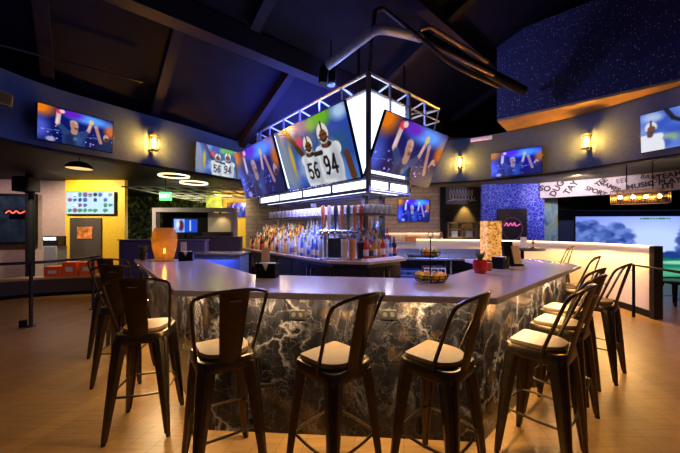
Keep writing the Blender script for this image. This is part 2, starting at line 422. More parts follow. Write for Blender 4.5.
# ------------------------------------------------------------------ structure
structure(MB().box((0, 5, -.05), (26, 22, .1)).build('floor', M['floor']))
FP = [(-4.05, 1.0), (-4.07, 2.2), (-4.06, 3.0), (-4.02, 3.55), (-3.86, 4.05), (-3.5, 4.6), (-2.78, 5.6), (-2.15, 6.55), (-1.2, 7.2), (0, 7.45),
      (1.2, 7.3), (2.22, 6.95), (3.14, 6.53), (4.08, 5.68), (4.66, 4.63), (4.88, 4.15), (5.05, 3.0), (5.08, 2.0), (5.0, 1.0)]
fp = crom(FP, 5)
tops = [3.42 if x < -1.5 else (3.55 if x > 1.8 else 3.45) for x, y in fp]
structure(MB().ribbon(fp, 2.6, tops, .14).build('wall_upper', M['fascia']))
structure(MB().ribbon([(x, y) for x, y in fp], 2.565, 2.6, .16).build('trim_1', M['black']))
# lower ceiling behind the bulkhead (ring), a flat slab with the middle open
def off(path, t):
    out = []
    for i, p in enumerate(path):
        a = path[max(0, i-1)]; b = path[min(len(path)-1, i+1)]; d = Vector((b[0]-a[0], b[1]-a[1])).normalized()
        out.append((p[0]-d.y*t, p[1]+d.x*t))
    return out
inn = off(fp, .13); nL = next(i for i, p in enumerate(inn) if p[0] > -1.6)
def ring_slab(idx, z, outer, name, m):
    mb = MB(); a = [inn[i] for i in idx]; b = [outer(p) for p in a]
    n = len(a); vs = [(x, y, z) for x, y in a]+[(x, y, z) for x, y in b]+[(x, y, z+.06) for x, y in a]+[(x, y, z+.06) for x, y in b]
    fs = []
    for i in range(n-1):
        fs += [(i, n+i, n+i+1, i+1), (2*n+i, 2*n+i+1, 3*n+i+1, 3*n+i), (i, i+1, 2*n+i+1, 2*n+i), (n+i, 3*n+i, 3*n+i+1, n+i+1)]
    fs += [(0, 2*n, 3*n, n), (n-1, 2*n-1, 4*n-1, 3*n-1)]
    return structure(mb.add(vs, fs).build(name, m))
def outer(p):
    v = Vector((p[0]-.4, p[1]-3.0)).normalized(); return (p[0]+v.x*9, p[1]+v.y*9)
ring_slab(range(0, nL+1), 2.9, outer, 'ceiling.001', M['black'])
ring_slab(range(nL, len(inn)), 2.9, outer, 'ceiling.002', M['olive'])

# sloping roof: falls to the left, beams along and across
GD = Vector((math.cos(R(41)), math.sin(R(41)), 0)); GN = Vector((-GD.y, GD.x, 0)); G0 = Vector((-2.06, 3.63, 0)); SL = .376
def roof(s, t, dz=0): return G0 + GD*s + GN*t + Vector((0, 0, 4.32 - SL*t + dz))
vs = [roof(s, t, dz) for dz in (0, .1) for s, t in ((-9, 2.75), (12, 2.75), (12, -8), (-9, -8))]
structure(MB().add(vs, [(0, 1, 2, 3), (7, 6, 5, 4), (0, 4, 5, 1), (1, 5, 6, 2), (2, 6, 7, 3), (3, 7, 4, 0)]).build('ceiling', M['deck']))
def roof_at(px, py, dz=-.25):
    """point of the roof plane on a sight line, for fixing pipes to the roof"""
    r = Vector(((px-340)/300, 1, (230-py)/300)); k = SL*GN
    # 1.5 + r.z*d = 4.32 + dz - SL*((r.xy*d - G0).GN)
    d = (4.32+dz-1.5+SL*G0.dot(GN))/(r.z+SL*Vector((r.x, r.y, 0)).dot(GN)); return Vector((r.x*d, d, 1.5+r.z*d))
def beam(a, b, wd, dp, name):
    a = Vector(a); b = Vector(b); t = (b-a).normalized(); x = t.cross(Vector((0, 0, 1))).normalized(); y = x.cross(t)
    r = lambda p: [p-x*wd/2, p+x*wd/2, p+x*wd/2-y*dp, p-x*wd/2-y*dp]
    return structure(MB().loft([r(a), r(b)]).build(name, M['beam']))
for s in (-2.9, -1.15, .15, 1.85, 3.8, 5.6): beam(roof(s, 2.72), roof(s, .05), .13, .16, 'beam')
beam(roof(-8.5, 0), roof(11, 0), .22, .30, 'beam')
beam(roof(-8.5, -1.55), roof(11, -1.55), .16, .18, 'beam')
beam(roof(-8.5, -3.1), roof(11, -3.1), .2, .24, 'beam')
for s in (1.0, 3.6, 6.4): beam(roof(s, -.15), roof(s, -6.5), .14, .14, 'beam')

# starry bulkhead box at the right, its stained underside over the bulkhead wall
sa = Vector((2.98, 5.70)); sd = Vector((math.cos(R(-41.8)), math.sin(R(-41.8)))); sn = Vector((-sd.y, sd.x))
sp = [sa, sa+sd*4.6, sa+sd*4.6+sn*5, sa+sn*5]
structure(MB().prism([tuple(p) for p in sp], 3.60, 5.15).build('wall_star', M['stars']))
structure(MB().prism([tuple(p) for p in (sa+sn*.005+sd*.005, sa+sd*4.59+sn*.005, sa+sd*4.59+sn*4.9, sa+sd*.005+sn*4.9)], 3.56, 3.60).build('trim_2', M['underside']))
structure(MB().box((2.62, 7.6, 3.62), (1.1, .5, .30)).build('trim_3', M['slats']))

# left far zone
structure(MB().box((-9.2, 8.35, 1.5), (3.05, .1, 3.0), R(12)).build('wall_left', M['pink']))
structure(MB().box((-6.85, 8.45, 1.5), (1.66, .12, 3.0)).build('wall_yellow', M['yellow']))
structure(MB().box((-6.5, 12.6, 1.5), (11.5, .1, 3.0)).build('wall_back', M['window']))
structure(MB().box((-3.55, 10.6, 1.5), (1.75, .1, 3.0)).build('wall_mustard', M['yellow']))
w1 = structure(MB().box((0, 0, 1.45), (1.1, .04, 1.3)).build('window_1', mat('night_glass', (.02, .035, .06), .15, var=.7, scale=3), loc=(-9.02, 8.22, .35), rz=R(12)))
fr = MB()
for x in (-.57, .57): fr.box((x, 0, 1.45), (.07, .07, 1.4))
for z in (.79, 2.11): fr.box((0, 0, z), (1.2, .07, .07))
fr.build('window_frame', M['black'], w1)
# the open grid ceiling on the left
gm = MB()
for i in range(8): gm.box((-5.6+i*.42, 9.9, 2.62), (.03, 4.4, .03), 0)
for j in range(7): gm.box((-4.13, 7.75+j*.7, 2.62), (2.95, .03, .03), 0)
g = gm.build('ceiling_grid', mat('grid_grey', (.62, .63, .52), .6)); g.rotation_euler = (0, 0, 0); structure(g)

# right far zone: header band with lettering, blue wall, plank wall, painted panel
band = crom([(5.96, 8.95), (7.07, 8.1), (7.9, 7.0), (8.4, 5.6)], 6)
hb = structure(MB().ribbon(band, 2.45, 2.9, .12).build('wall_header', M['lilac']))
def on_band(px, z, offs=.012):
    """where the sight line through an image column meets the band (worked out once, in world space)"""
    best = None
    for i in range(len(band)-1):
        a, b = band[i], band[i+1]
        for k in range(20):
            t = k/20; x = a[0]+(b[0]-a[0])*t; y = a[1]+(b[1]-a[1])*t
            e = abs(x/y-(px-340)/300)
            if best is None or e < best[0]: best = (e, x, y, math.atan2(b[1]-a[1], b[0]-a[0]))
    _, x, y, an = best
    return (x+math.sin(an)*offs, y-math.cos(an)*offs, z), an
for body, px, z, size, tilt in (('SO', 545, 2.72, .22, -10), ('DUG', 557, 2.70, .22, 60), ('TAY', 571, 2.70, .22, 55), ('TEE', 601, 2.79, .17, 38),
        ('GAMES', 610, 2.66, .15, -35), ('SPORT', 596, 2.55, .16, -28), ('EEE', 622, 2.78, .16, 5), ('MUSIC', 640, 2.62, .17, 6), ('BAR', 648, 2.81, .15, -12), ('FUN', 655, 2.72, .15, 65),
        ('TEAM', 669, 2.80, .17, 8), ('PLAY', 670, 2.66, .17, 4), ('ITI', 668, 2.54, .18, 4)):
    p, an = on_band(px, z)
    m4 = Matrix.Rotation(an, 4, 'Z') @ Matrix.Rotation(R(90), 4, 'X') @ Matrix.Rotation(R(tilt), 4, 'Z')
    text_mesh('lettering', body, size, M['ink'], hb, p, m4.to_euler())
structure(MB().box((0, 0, 1.45), (1.78, .1, 2.9)).build('wall_blue', M['bluewall'], loc=(5.24, 9.15, 0), rz=R(-8)))
structure(MB().box((0, 0, 1.25), (.62, .08, 2.5)).build('wall_mural', M['mural'], loc=(6.30, 9.18, 0), rz=R(-10)))
structure(MB().box((2.33, 9.9, 1.45), (1.9, .1, 2.9)).build('wall_plank', M['planks']))
structure(MB().box((-.9, 9.9, 1.45), (4.4, .1, 2.9)).build('wall_dark', M['planks']))
structure(MB().box((4.15, 10.9, 1.45), (2.4, .1, 2.9)).build('wall_kitchen', mat('kitchen_brown', (.10, .075, .05), .7)))
structure(MB().box((3.36, 9.85, 1.45), (.16, .2, 2.9)).build('trim_4', M['black']))
ks = structure(MB().box((4.02, 9.85, 2.62), (1.2, .1, .56)).build('wall_kitchen_header', M['darkwood']))
sq = MB()
for k in range(8):
    x0 = 3.58+k*.10; sq.tube(crom([(x0, 9.78, 2.50), (x0+.05, 9.78, 2.74+.05*rnd.random()), (x0+.02, 9.78, 2.80), (x0-.01, 9.78, 2.62), (x0+.07, 9.78, 2.48-.06*rnd.random()), (x0+.11, 9.78, 2.58)], 4), .011, 5)
sq.tube(crom([(3.5, 9.78, 2.44), (3.9, 9.78, 2.50), (4.45, 9.78, 2.46)], 5), .010, 5)
sq.build('lettering', M['chalk'], ks)

# curved white partition with a lit top, ending in a dark pillar
pp = crom([(5.3, 5.1), (5.42, 6.05), (5.12, 7.1), (4.5, 7.95), (3.55, 8.6), (2.3, 9.05)], 6)
structure(MB().ribbon(pp, 0, 1.2, -.12).build('wall_partition', M['cream']))
structure(MB().ribbon(off(pp, .012), .0, .12, -.012).build('baseboard_right', M['black']))
structure(MB().box((0, 0, .615), (.15, .08, 1.23)).build('trim_5', M['bronze'], loc=(5.33, 5.06, 0), rz=R(0)))
structure(MB().ribbon(off(pp, .03), 1.2, 1.225, -.16).build('trim_6', M['led']))

# ------------------------------------------------------------------ screens
class Pic:
    def __init__(s, w, h, bg):
        s.w, s.h = w, h; s.a = np.zeros((h, w, 3)); s.a[:] = bg
        s.x, s.y = np.meshgrid((np.arange(w)+.5)/w*16/9, (np.arange(h)+.5)/h); s.px = 1.0/h
    def blend(s, k, c, op=1): k = np.clip(k, 0, 1)[..., None]*op; s.a = s.a*(1-k)+np.array(c)*k; return s
    def ell(s, cx, cy, rx, ry, c, soft=None, ang=0, op=1):
        dx, dy = s.x-cx, s.y-cy; ca, sa_ = math.cos(ang), math.sin(ang)
        u = (dx*ca+dy*sa_)/rx; v = (-dx*sa_+dy*ca)/ry; d = np.sqrt(u*u+v*v)
        e = soft if soft else s.px*1.2/min(rx, ry); return s.blend((1-d)/e+.5, c, op)
    def seg(s, pts, r, c, op=1):
        for i in range(len(pts)-1):
            (x0, y0), (x1, y1) = pts[i], pts[i+1]; dx, dy = x1-x0, y1-y0; L = dx*dx+dy*dy+1e-9
            t = np.clip(((s.x-x0)*dx+(s.y-y0)*dy)/L, 0, 1); rr = r if not isinstance(r, tuple) else r[0]+(r[1]-r[0])*t
            d = np.sqrt((s.x-x0-t*dx)**2+(s.y-y0-t*dy)**2); s.blend((rr-d)/(s.px*1.2)+.5, c, op)
        return s
    def rect(s, x0, y0, x1, y1, c, op=1):
        return s.blend(((s.x > x0) & (s.x < x1) & (s.y > y0) & (s.y < y1)).astype(float), c, op)
GL = {'5': [[(.9, 1), (.15, 1), (.1, .55), (.55, .62), (.9, .4), (.8, .1), (.4, 0), (.1, .12)]],
      '6': [[(.85, .95), (.5, 1), (.15, .7), (.1, .3), (.3, .02), (.7, .02), (.9, .28), (.7, .52), (.3, .52), (.12, .3)]],
      '9': [[(.15, .05), (.5, 0), (.85, .3), (.9, .7), (.7, .98), (.3, .98), (.1, .72), (.3, .48), (.7, .48), (.88, .7)]],
      '4': [[(.95, .28), (.05, .28), (.68, 1), (.68, 0)]]}
def digits(p, body, x, y, w_, h_, c):
    for i, ch in enumerate(body):
        for st in GL[ch]: p.seg([(x+i*w_*1.25+a*w_, y+b*h_) for a, b in st], h_*.085, c)
def pic_fighter(w_, h_, tint=(1, 1, 1), seed=1):
    r = random.Random(seed); p = Pic(w_, h_, (.03, .06, .26))
    p.ell(.9, .75, 1.0, .4, (.04, .08, .34), 1.2); p.ell(.02, .93, .30, .24, (.85, .42, .06), 1.0); p.ell(1.72, .66, .16, .2, (.75, .36, .12), 1.0)
    p.ell(.02, .35, .22, .3, (.25, .30, .70), 1.0); p.ell(1.2, .86, .5, .14, (.30, .55, .95), 1.0); p.ell(.75, .9, .25, .1, (.35, .1, .7), 1.0)
    for k in range(46):
        p.ell(r.random()*1.78, .05+r.random()*.42, .012+.012*r.random(), .008+.01*r.random(), r.choice([(.6, .7, 1), (.3, .4, .9), (.8, .6, .9), (.2, .3, .7)]), .8)
    for k in range(10): p.rect(.15*k+.05, .30+.02*(k % 3), .15*k+.17, .315+.02*(k % 3), (.5, .6, 1), .55)
    p.ell(.28, .07, .10, .07, (.55, .55, .68), .6)
    # second person (right, behind)
    p.ell(1.58, .08, .24, .28, (.07, .11, .24)); p.seg([(1.46, .27), (1.68, .27)], .07, (.07, .12, .26)); p.seg([(1.46, .24), (1.40, .44), (1.34, .66)], .045, (.62, .44, .40)); p.ell(1.33, .70, .05, .055, (.68, .50, .46))
    p.ell(1.60, .42, .075, .11, (.72, .52, .44)); p.ell(1.62, .37, .07, .06, (.25, .16, .13))
    # main person
    p.ell(.80, .06, .27, .40, (.12, .19, .36)); p.seg([(.62, .33), (.99, .33)], .10, (.13, .21, .39)); p.ell(.70, .12, .10, .26, (.08, .13, .27), .9); p.ell(.92, .20, .07, .18, (.17, .26, .45), .9); p.ell(.83, .2, .05, .05, (.3, .36, .5), .5)
    p.seg([(.58, .38), (.42, .56), (.44, .84)], .052, (.66, .52, .50)); p.seg([(.43, .60), (.45, .82)], .042, (.76, .64, .66)); p.seg([(.62, .36), (.50, .48)], .072, (.13, .21, .39)); p.ell(.41, .62, .02, .10, (.86, .76, .78), .9, -.1); p.ell(.46, .90, .075, .065, (.80, .18, .26)); p.ell(.52, .92, .06, .05, (.85, .72, .68))
    p.seg([(1.02, .36), (1.14, .52), (1.20, .76)], .046, (.66, .50, .46)); p.seg([(.99, .35), (1.08, .44)], .068, (.13, .21, .39)); p.ell(1.165, .64, .015, .10, (.84, .70, .66), .9, -.25); p.ell(1.21, .81, .06, .07, (.78, .70, .40))
    p.seg([(.80, .40), (.81, .50)], .08, (.62, .45, .40)); p.ell(.80, .60, .095, .135, (.70, .52, .46)); p.ell(.77, .68, .07, .05, (.80, .66, .60), .9)
    p.ell(.835, .515, .055, .04, (.34, .22, .19), .9); p.ell(.715, .585, .018, .03, (.58, .40, .35)); p.ell(.77, .60, .05, .12, (.60, .43, .38), 1); p.rect(.79, .615, .84, .63, (.25, .17, .15)); p.rect(.86, .615, .90, .63, (.25, .17, .15)); p.ell(.86, .57, .02, .03, (.70, .52, .46))
    p.a *= np.array(tint); return p
def player(p, x, y, k, num, lean, c=(.78, .79, .80)):
    sk = (.33, .19, .12); dk = (.06, .06, .08)
    p.ell(x, y-.30*k, .27*k, .40*k, c); p.seg([(x-.20*k, y-.06*k), (x+.20*k, y-.06*k)], .10*k, c); p.ell(x+.14*k, y-.3*k, .10*k, .3*k, (.60, .62, .66), .9); p.ell(x-.16*k, y-.2*k, .05*k, .22*k, (.66, .67, .72), .9); p.ell(x, y-.44*k, .2*k, .05*k, (.64, .66, .70), .9)
    p.ell(x, y+.03*k, .12*k, .05*k, dk); p.seg([(x-.02*k, y+.06*k), (x+.02*k, y+.14*k)], .07*k, sk)
    p.ell(x+lean, y+.20*k, .13*k, .15*k, (.80, .78, .74)); p.ell(x+lean+.005, y+.16*k, .088*k, .095*k, sk)
    p.seg([(x+lean-.10*k, y+.13*k), (x+lean, y+.09*k), (x+lean+.10*k, y+.13*k)], .012*k, dk); p.seg([(x+lean-.09*k, y+.18*k), (x+lean+.09*k, y+.18*k)], .010*k, dk)
    p.seg([(x+lean, y+.36*k), (x+lean, y+.25*k)], .018*k, dk)
    digits(p, num, x-.16*k, y-.40*k, .135*k, .26*k, dk)
def pic_players(w_, h_, tint=(1, 1, 1), num=True):
    p = Pic(w_, h_, (.12, .25, .55)); r = random.Random(4)
    for k in range(34):
        p.ell(r.random()*1.78, r.random(), .10+.16*r.random(), .08+.12*r.random(), r.choice([(.10, .22, .62), (.20, .42, .72), (.45, .55, .75), (.12, .30, .40), (.55, .62, .72)]), 1.0, op=.75)
    p.ell(1.25, .95, .22, .13, (.30, .62, .12), .9); p.ell(1.0, .9, .12, .1, (.35, .60, .25), .9); p.ell(.62, .72, .09, .09, (.75, .15, .35), .9); p.ell(1.65, .92, .16, .10, (.6, .72, .85), 1)
    p.ell(.1, .5, .22, .6, (.42, .46, .55), .6, .25); p.ell(.32, .5, .05, .25, (.70, .58, .2), .8)
    p.seg([(.30, 1.0), (.55, .62), (.72, .44)], .05, (.22, .12, .08)); p.seg([(.12, .2), (.05, .9)], .10, (.45, .50, .58), .7)
    p.ell(.82, .0, .2, .3, (.70, .71, .73)); p.ell(1.25, .0, .24, .3, (.70, .71, .73)); player(p, .82, .47, .86, '56', .0); player(p, 1.25, .53, .96, '94', -.03)
    p.seg([(.94, .47), (1.10, .47)], .035, (.12, .10, .10)); p.seg([(1.62, .35), (1.66, .05)], .06, (.30, .18, .12))
    p.a *= np.array(tint); return p
def pic_arm(w_, h_):
    p = Pic(w_, h_, (.30, .42, .75)); r = random.Random(9)
    for k in range(26): p.ell(r.random()*1.78, r.random(), .1+.14*r.random(), .09+.1*r.random(), r.choice([(.14, .25, .62), (.62, .68, .80), (.45, .55, .80), (.50, .62, .40)]), 1.0, op=.8)
    p.ell(.20, .10, .26, .34, (.80, .81, .84)); p.seg([(.02, .36), (.36, .36)], .08, (.80, .81, .84)); p.seg([(.19, .42), (.2, .5)], .06, (.33, .2, .14))
    p.ell(.21, .62, .115, .14, (.80, .78, .76)); p.ell(.22, .57, .08, .085, (.36, .22, .15)); p.seg([(.13, .52), (.22, .48), (.31, .52)], .012, (.08, .08, .1)); p.seg([(.21, .78), (.21, .66)], .018, (.1, .1, .12))
    p.seg([(.50, .98), (.62, .74), (.95, .50)], (.045), (.10, .09, .09)); p.ell(1.3, .3, .3, .4, (.85, .86, .88)); p.ell(1.3, .78, .14, .18, (.86, .84, .82)); p.ell(1.62, .9, .2, .1, (.75, .15, .3), .9)
    return p
def pic_tiles(w_, h_):
    p = Pic(w_, h_, (.62, .74, .80)); r = random.Random(3)
    for j in range(4):
        for i in range(9):
            if r.random() < .85:
                x, y = .08+i*.188, .08+j*.235
                p.ell(x+.06, y+.09, .06+.04*r.random(), .05+.05*r.random(), r.choice([(.12, .18, .42), (.05, .07, .14), (.18, .30, .62), (.45, .25, .40), (.20, .45, .35), (.85, .9, .95)]), .5)
                p.rect(x, y, x+.13*r.random(), y+.03, (.12, .15, .3))
    return p
def pic_golf(w_, h_):
    p = Pic(w_, h_, (.36, .42, .82)); r = random.Random(11)
    p.ell(.85, .55, .8, .5, (.66, .74, .97), 1.2); p.rect(0, 0, 1.8, .34, (.05, .30, .28)); p.ell(.9, .2, 1.2, .10, (.10, .42, .34), .9); p.ell(1.0, .08, .5, .07, (.28, .60, .45), .7); p.ell(1.2, .24, .3, .03, (.5, .75, .6), .7)
    for k in range(60): p.ell(.05+1.7*k/60, .36+.025*r.random(), .03, .04+.03*r.random(), (.10, .20, .45), .6)
    def tree(cx, cy, rx, ry, n):
        p.seg([(cx, .3), (cx, cy)], .015, (.03, .06, .2))
        for k in range(n):
            a = r.random()*6.28; q = math.sqrt(r.random())
            p.ell(cx+rx*q*math.cos(a), cy+ry*q*math.sin(a), .03+.03*r.random(), .025+.03*r.random(), r.choice([(.22, .30, .58), (.28, .38, .66), (.16, .22, .48), (.36, .46, .74)]), .9)
    tree(.14, .60, .26, .30, 190); tree(.46, .58, .17, .28, 130); tree(1.30, .58, .16, .30, 130); tree(1.6, .55, .2, .25, 120)
    for k in range(12): p.rect(.72+k*.028, .945, .742+k*.028, .975, (.15, .45, .30))
    return p
def pic_lounge(w_, h_):
    p = Pic(w_, h_, (.10, .25, .7)); p.rect(0, 0, .8, 1, (.45, .62, .95)); p.ell(.55, .5, .2, .4, (.30, .12, .18), .5); p.ell(.3, .6, .14, .3, (.75, .78, .85), .6); p.rect(1.2, .1, 1.3, .9, (.6, .7, .95)); return p
def tv(name, loc, w_, rz, tilt, pic, label, gw=112, strength=1.0, asp=.5625, bezel=.012, arm=.06, group='wall and cage televisions', cat='television'):
    e = empty(name, loc, label, cat, group=group); e.rotation_euler = (tilt, 0, rz)
    hh = w_*asp; gh = max(8, int(gw*.5625)); p = pic(gw, gh) if not isinstance(pic, Pic) else pic
    gh, gw = p.a.shape[:2]
    col = np.clip(p.a, 0, 1)**2.1*strength
    # screen: one quad per picture cell keeps colours crisp
    xs = np.linspace(-w_/2+bezel, w_/2-bezel, gw); zs = np.linspace(-hh/2+bezel, hh/2-bezel, gh)
    X, Z = np.meshgrid(xs, zs); vs = np.stack([X.ravel(), np.full(X.size, -.0225), Z.ravel()], 1)
    idx = np.arange(gw*gh).reshape(gh, gw)
    fs = np.stack([idx[:-1, :-1].ravel(), idx[:-1, 1:].ravel(), idx[1:, 1:].ravel(), idx[1:, :-1].ravel()], 1)
    me = bpy.data.meshes.new('screen'); me.from_pydata(vs.tolist(), [], fs.tolist())
    at = me.color_attributes.new('Col', 'FLOAT_COLOR', 'POINT')
    at.data.foreach_set('color', np.concatenate([col.reshape(-1, 3), np.ones((gw*gh, 1))], 1).astype(np.float32).ravel())
    me.materials.append(M['screen']); so = bpy.data.objects.new('screen', me); C.objects.link(so); so.parent = e
    MB().box((0, 0, 0), (w_, .04, hh)).build('frame', M['blackgloss'], e, bevel=.004)
    if arm: MB().box((0, .02+arm/2, 0), (w_*.25, arm, hh*.3)).build('bracket', M['black'], e)
    return e
def on_wall(px):
    for i in range(len(fp)-1):
        (x0, y0), (x1, y1) = fp[i], fp[i+1]; t = (px-340)/300
        d = (x1-x0)-t*(y1-y0)
        if abs(d) > 1e-9:
            k = (t*y0-x0)/d
            if 0 <= k < 1 and y0 > 1: return Vector((x0+(x1-x0)*k, y0+(y1-y0)*k))
def wall_tv(p0, p1, z, tilt, pic, label, gw, st, inset=.10, width=None):
    a = on_wall(p0); b = on_wall(p1) if p1 else None
    if b is None: b = a+Vector((.40, -.90)).normalized()*width
    d = (b-a).normalized(); c = (a+b)/2+Vector((d.y, -d.x))*inset
    return tv('television', (c.x, c.y, z), (b-a).length*(1-inset/c.length), math.atan2(d.y, d.x), tilt, pic, label, gw, st, arm=max(.02, inset-.03), asp=.5625)
FT = lambda seed, tint=(1, 1, 1): (lambda a, b: pic_fighter(a, b, tint, seed))
u131 = Vector((math.cos(R(131)), math.sin(R(131)), 0))
L1 = Vector((-.362, 4.15, 2.566))
tv('television', (1.024, 4.43, 2.616), 1.567, R(42), R(25), FT(1), 'big tilted television on the right side of the cage showing a man with raised arms', 176, .85, arm=.05, group='televisions on the cage')
tv('television', tuple(L1), 1.62, R(-49), R(18.5), pic_players, 'big tilted television showing football players numbered 56 and 94', 176, .85, arm=.05, group='televisions on the cage')
tv('television', (-1.44, 5.30, 2.55), 1.58, R(-50), R(17), FT(2, (.9, .95, 1.2)), 'tilted television at the far left end of the cage, partly behind the football one', 144, .85, arm=.05, group='televisions on the cage')
wall_tv(32, 110, 2.89, R(4), FT(3), 'television on the left bulkhead wall showing a man raising both fists', 128, .95)
wall_tv(191, 237, 2.86, R(4), pic_players, 'television on the bulkhead wall just left of the cage showing football players', 112, .95)
wall_tv(492, 544, 2.86, R(4), FT(5, (.8, .95, 1.45)), 'bluish television on the right bulkhead wall above the blue wallpaper', 112, .95)
wall_tv(643, None, 2.95, R(3), pic_arm, 'television cut by the right edge on the bulkhead wall showing a raised arm', 96, .95, width=1.05)
tv('television', (-6.92, 8.33, 2.25), 1.34, 0, 0, pic_tiles, 'pale television with many small tiles on the yellow wall', 112, 1.3, .47)
tv('television', (2.40, 9.78, 2.14), 1.02, 0, 0, FT(6, (.8, .95, 1.5)), 'television on the pale plank wall behind the bar', 80, 1.2, .72)
tv('television', (-3.5, 10.48, 2.2), .9, 0, 0, FT(8, (.8, .95, 1.5)), 'small television on the mustard wall behind the left end of the cage', 72, 1.1)
scs = tv('television', (-3.60, 7.0, 1.60), .50, R(20), 0, pic_lounge, 'small screen on a stand behind the amber lantern', 64, 1.1, .66, arm=0)
MB().box((0, .03, -.86), (.05, .03, 1.45)).box((0, .03, -1.585), (.4, .3, .03)).build('stand', M['black'], scs)
gs = tv('golf_screen', (9.92, 9.45, .98), 4.8, R(-4), 0, pic_golf, 'large projected golf course picture with trees beyond the partition', 200, 1.05, .40, arm=0, group=None, cat='projection screen')
structure(MB().box((9.2, 9.75, 1.5), (6.6, .1, 3.0), R(-4)).build('wall_right', mat('deep_blue_paint', (.03, .05, .16), .7)))
structure(MB().box((9.1, 9.3, 2.35), (5.2, .5, .5), R(-4)).build('trim_7', M['black']))

# ------------------------------------------------------------------ cage over the bar island
ca = Vector((.375, 3.95)); cl = Vector((math.cos(R(131)), math.sin(R(131)))); cr = Vector((math.cos(R(42)), math.sin(R(42))))
LL, LR = 3.8, 1.78          # upper truss
BL, BR = 3.14, .90          # lighter box under it
cage = empty('television_cage', (0, 0, 0), 'silver tube cage hung over the bar island, carrying the big televisions', 'frame')
def cp(a, b, z): p = ca+cl*a+cr*b; return (p.x, p.y, z)
def rect_rail(mb, i, z, r):
    q = [cp(i, i, z), cp(LL-i, i, z), cp(LL-i, LR-i, z), cp(i, LR-i, z)]
    for k in range(4): mb.tube([q[k], q[(k+1) % 4]], r, 6)
mb = MB(); rect_rail(mb, 0, 3.57, .022); rect_rail(mb, .32, 3.50, .018); rect_rail(mb, 0, 3.36, .015)
mb.build('top_rail', M['cagem'], cage)
mb = MB()
for a in [LL*k/7 for k in range(8)]:
    mb.tube([cp(a, 0, 3.57), cp(min(max(a, .32), LL-.32), .32, 3.50)], .015, 6); mb.tube([cp(a, LR, 3.57), cp(min(max(a, .32), LL-.32), LR-.32, 3.50)], .015, 6)
for b in [LR*k/4 for k in range(1, 4)]:
    mb.tube([cp(0, b, 3.57), cp(.32, b, 3.50)], .015, 6); mb.tube([cp(LL, b, 3.57), cp(LL-.32, b, 3.50)], .015, 6)
    mb.tube([cp(.32, b, 3.50), cp(LL-.32, b, 3.50)], .015, 6)
mb.build('cross_bar', M['cagem'], cage)
def cage_post(a, b, z0, z1, r, m): q = cp(a, b, 0); MB().box((q[0], q[1], (z0+z1)/2), (r, r, z1-z0), R(42)).build('post', m, cage)
POSTM = mat('blue_grey_post', (.10, .12, .20), .4, .3)
for a, b in ((0, 0), (BL, 0), (0, BR), (BL, BR)): cage_post(a, b, 2.0, 3.57, .05, POSTM)
for k in range(1, 7): cage_post(LL*k/7, 0, 2.9, 3.57, .028, M['cagem'])
for b in (.45, 1.34): cage_post(0, b, 2.9 if b < 1 else 3.2, 3.57, .028, M['cagem'])
for a, b, a1, b1 in ((LL, 0, LL-.2, .0), (0, LR, 0, LR-.2), (LL, LR, LL-.2, LR-.2), (LL, LR/2, LL-.2, LR/2)):
    MB().tube([cp(a, b, 3.57), cp(a1, b1, 3.05)], .016, 6).build('post', M['cagem'], cage)
def ring_b(mb, i, z, r):
    q = [cp(i, i, z), cp(BL-i, i, z), cp(BL-i, BR-i, z), cp(i, BR-i, z)]
    for k in range(4): mb.tube([q[k], q[(k+1) % 4]], r, 6)
mb = MB(); ring_b(mb, .0, 2.03, .02); ring_b(mb, .0, 2.20, .02); ring_b(mb, .3, 2.03, .02); mb.build('lower_rail', mat('blue_grey_tube', (.12, .14, .22), .4, .6), cage)
mb = MB()
mb.tube([cp(0, LR-.2, 3.05), cp(0, BR, 3.05)], .016, 6).tube([cp(LL-.2, LR-.2, 3.05), cp(0, LR-.2, 3.05)], .016, 6).tube([cp(LL-.2, 0, 3.05), cp(BL, 0, 3.05)], .016, 6).tube([cp(LL-.2, 0, 3.05), cp(LL-.2, LR-.2, 3.05)], .016, 6)
mb.build('brace', M['cagem'], cage)
mb = MB()
ip = [cp(.04, .04, 0), cp(BL-.04, .04, 0), cp(BL-.04, BR-.04, 0), cp(.04, BR-.04, 0)]
mb.loft([[(x, y, 2.26) for x, y, _ in ip], [(x, y, 3.36) for x, y, _ in ip]], cap=False)
mb.build('light_panel', M['panel_light'], cage)
# the lit band round the foot of the cage, one light box per bay
def bay(p0, p1):
    p0 = Vector(p0); p1 = Vector(p1); d = (p1-p0).normalized(); c = (p0+p1)/2
    MB().box((c.x, c.y, 2.115), ((p1-p0).length-.09, .03, .10), math.atan2(d.y, d.x)).build('light_box', M['band_light'], cage)
for k in range(4): bay(cp(BL*k/4, .015, 0), cp(BL*(k+1)/4, .015, 0))
for k in range(2): bay(cp(.015, BR*k/2, 0), cp(.015, BR*(k+1)/2, 0))
mb = MB()
for q0, q1 in ((cp(.12, .14, 2.04), cp(BL-.1, .14, 2.04)), (cp(.14, .12, 2.04), cp(.14, BR-.1, 2.04))):
    d = Vector(q1)-Vector(q0); c = (Vector(q0)+Vector(q1))/2; mb.box(c, (d.length, .04, .02), math.atan2(d.y, d.x))
mb.build('soffit_light', M['band_light'], cage)
mb = MB(); mb.prism([cp(.02, .02, 0)[:2], cp(BL-.02, .02, 0)[:2], cp(BL-.02, BR-.02, 0)[:2], cp(.02, BR-.02, 0)[:2]], 2.24, 2.26)
mb.build('soffit', mat('soffit_blue_grey', (.10, .11, .16), .5), cage)
for a, b in ((.5, .32), (.5, 1.46), (3.3, .32), (3.3, 1.46)): q = cp(a, b, 0); MB().box((q[0], q[1], 3.95), (.03, .03, .9), R(42)).build('hanger', M['black'], cage)

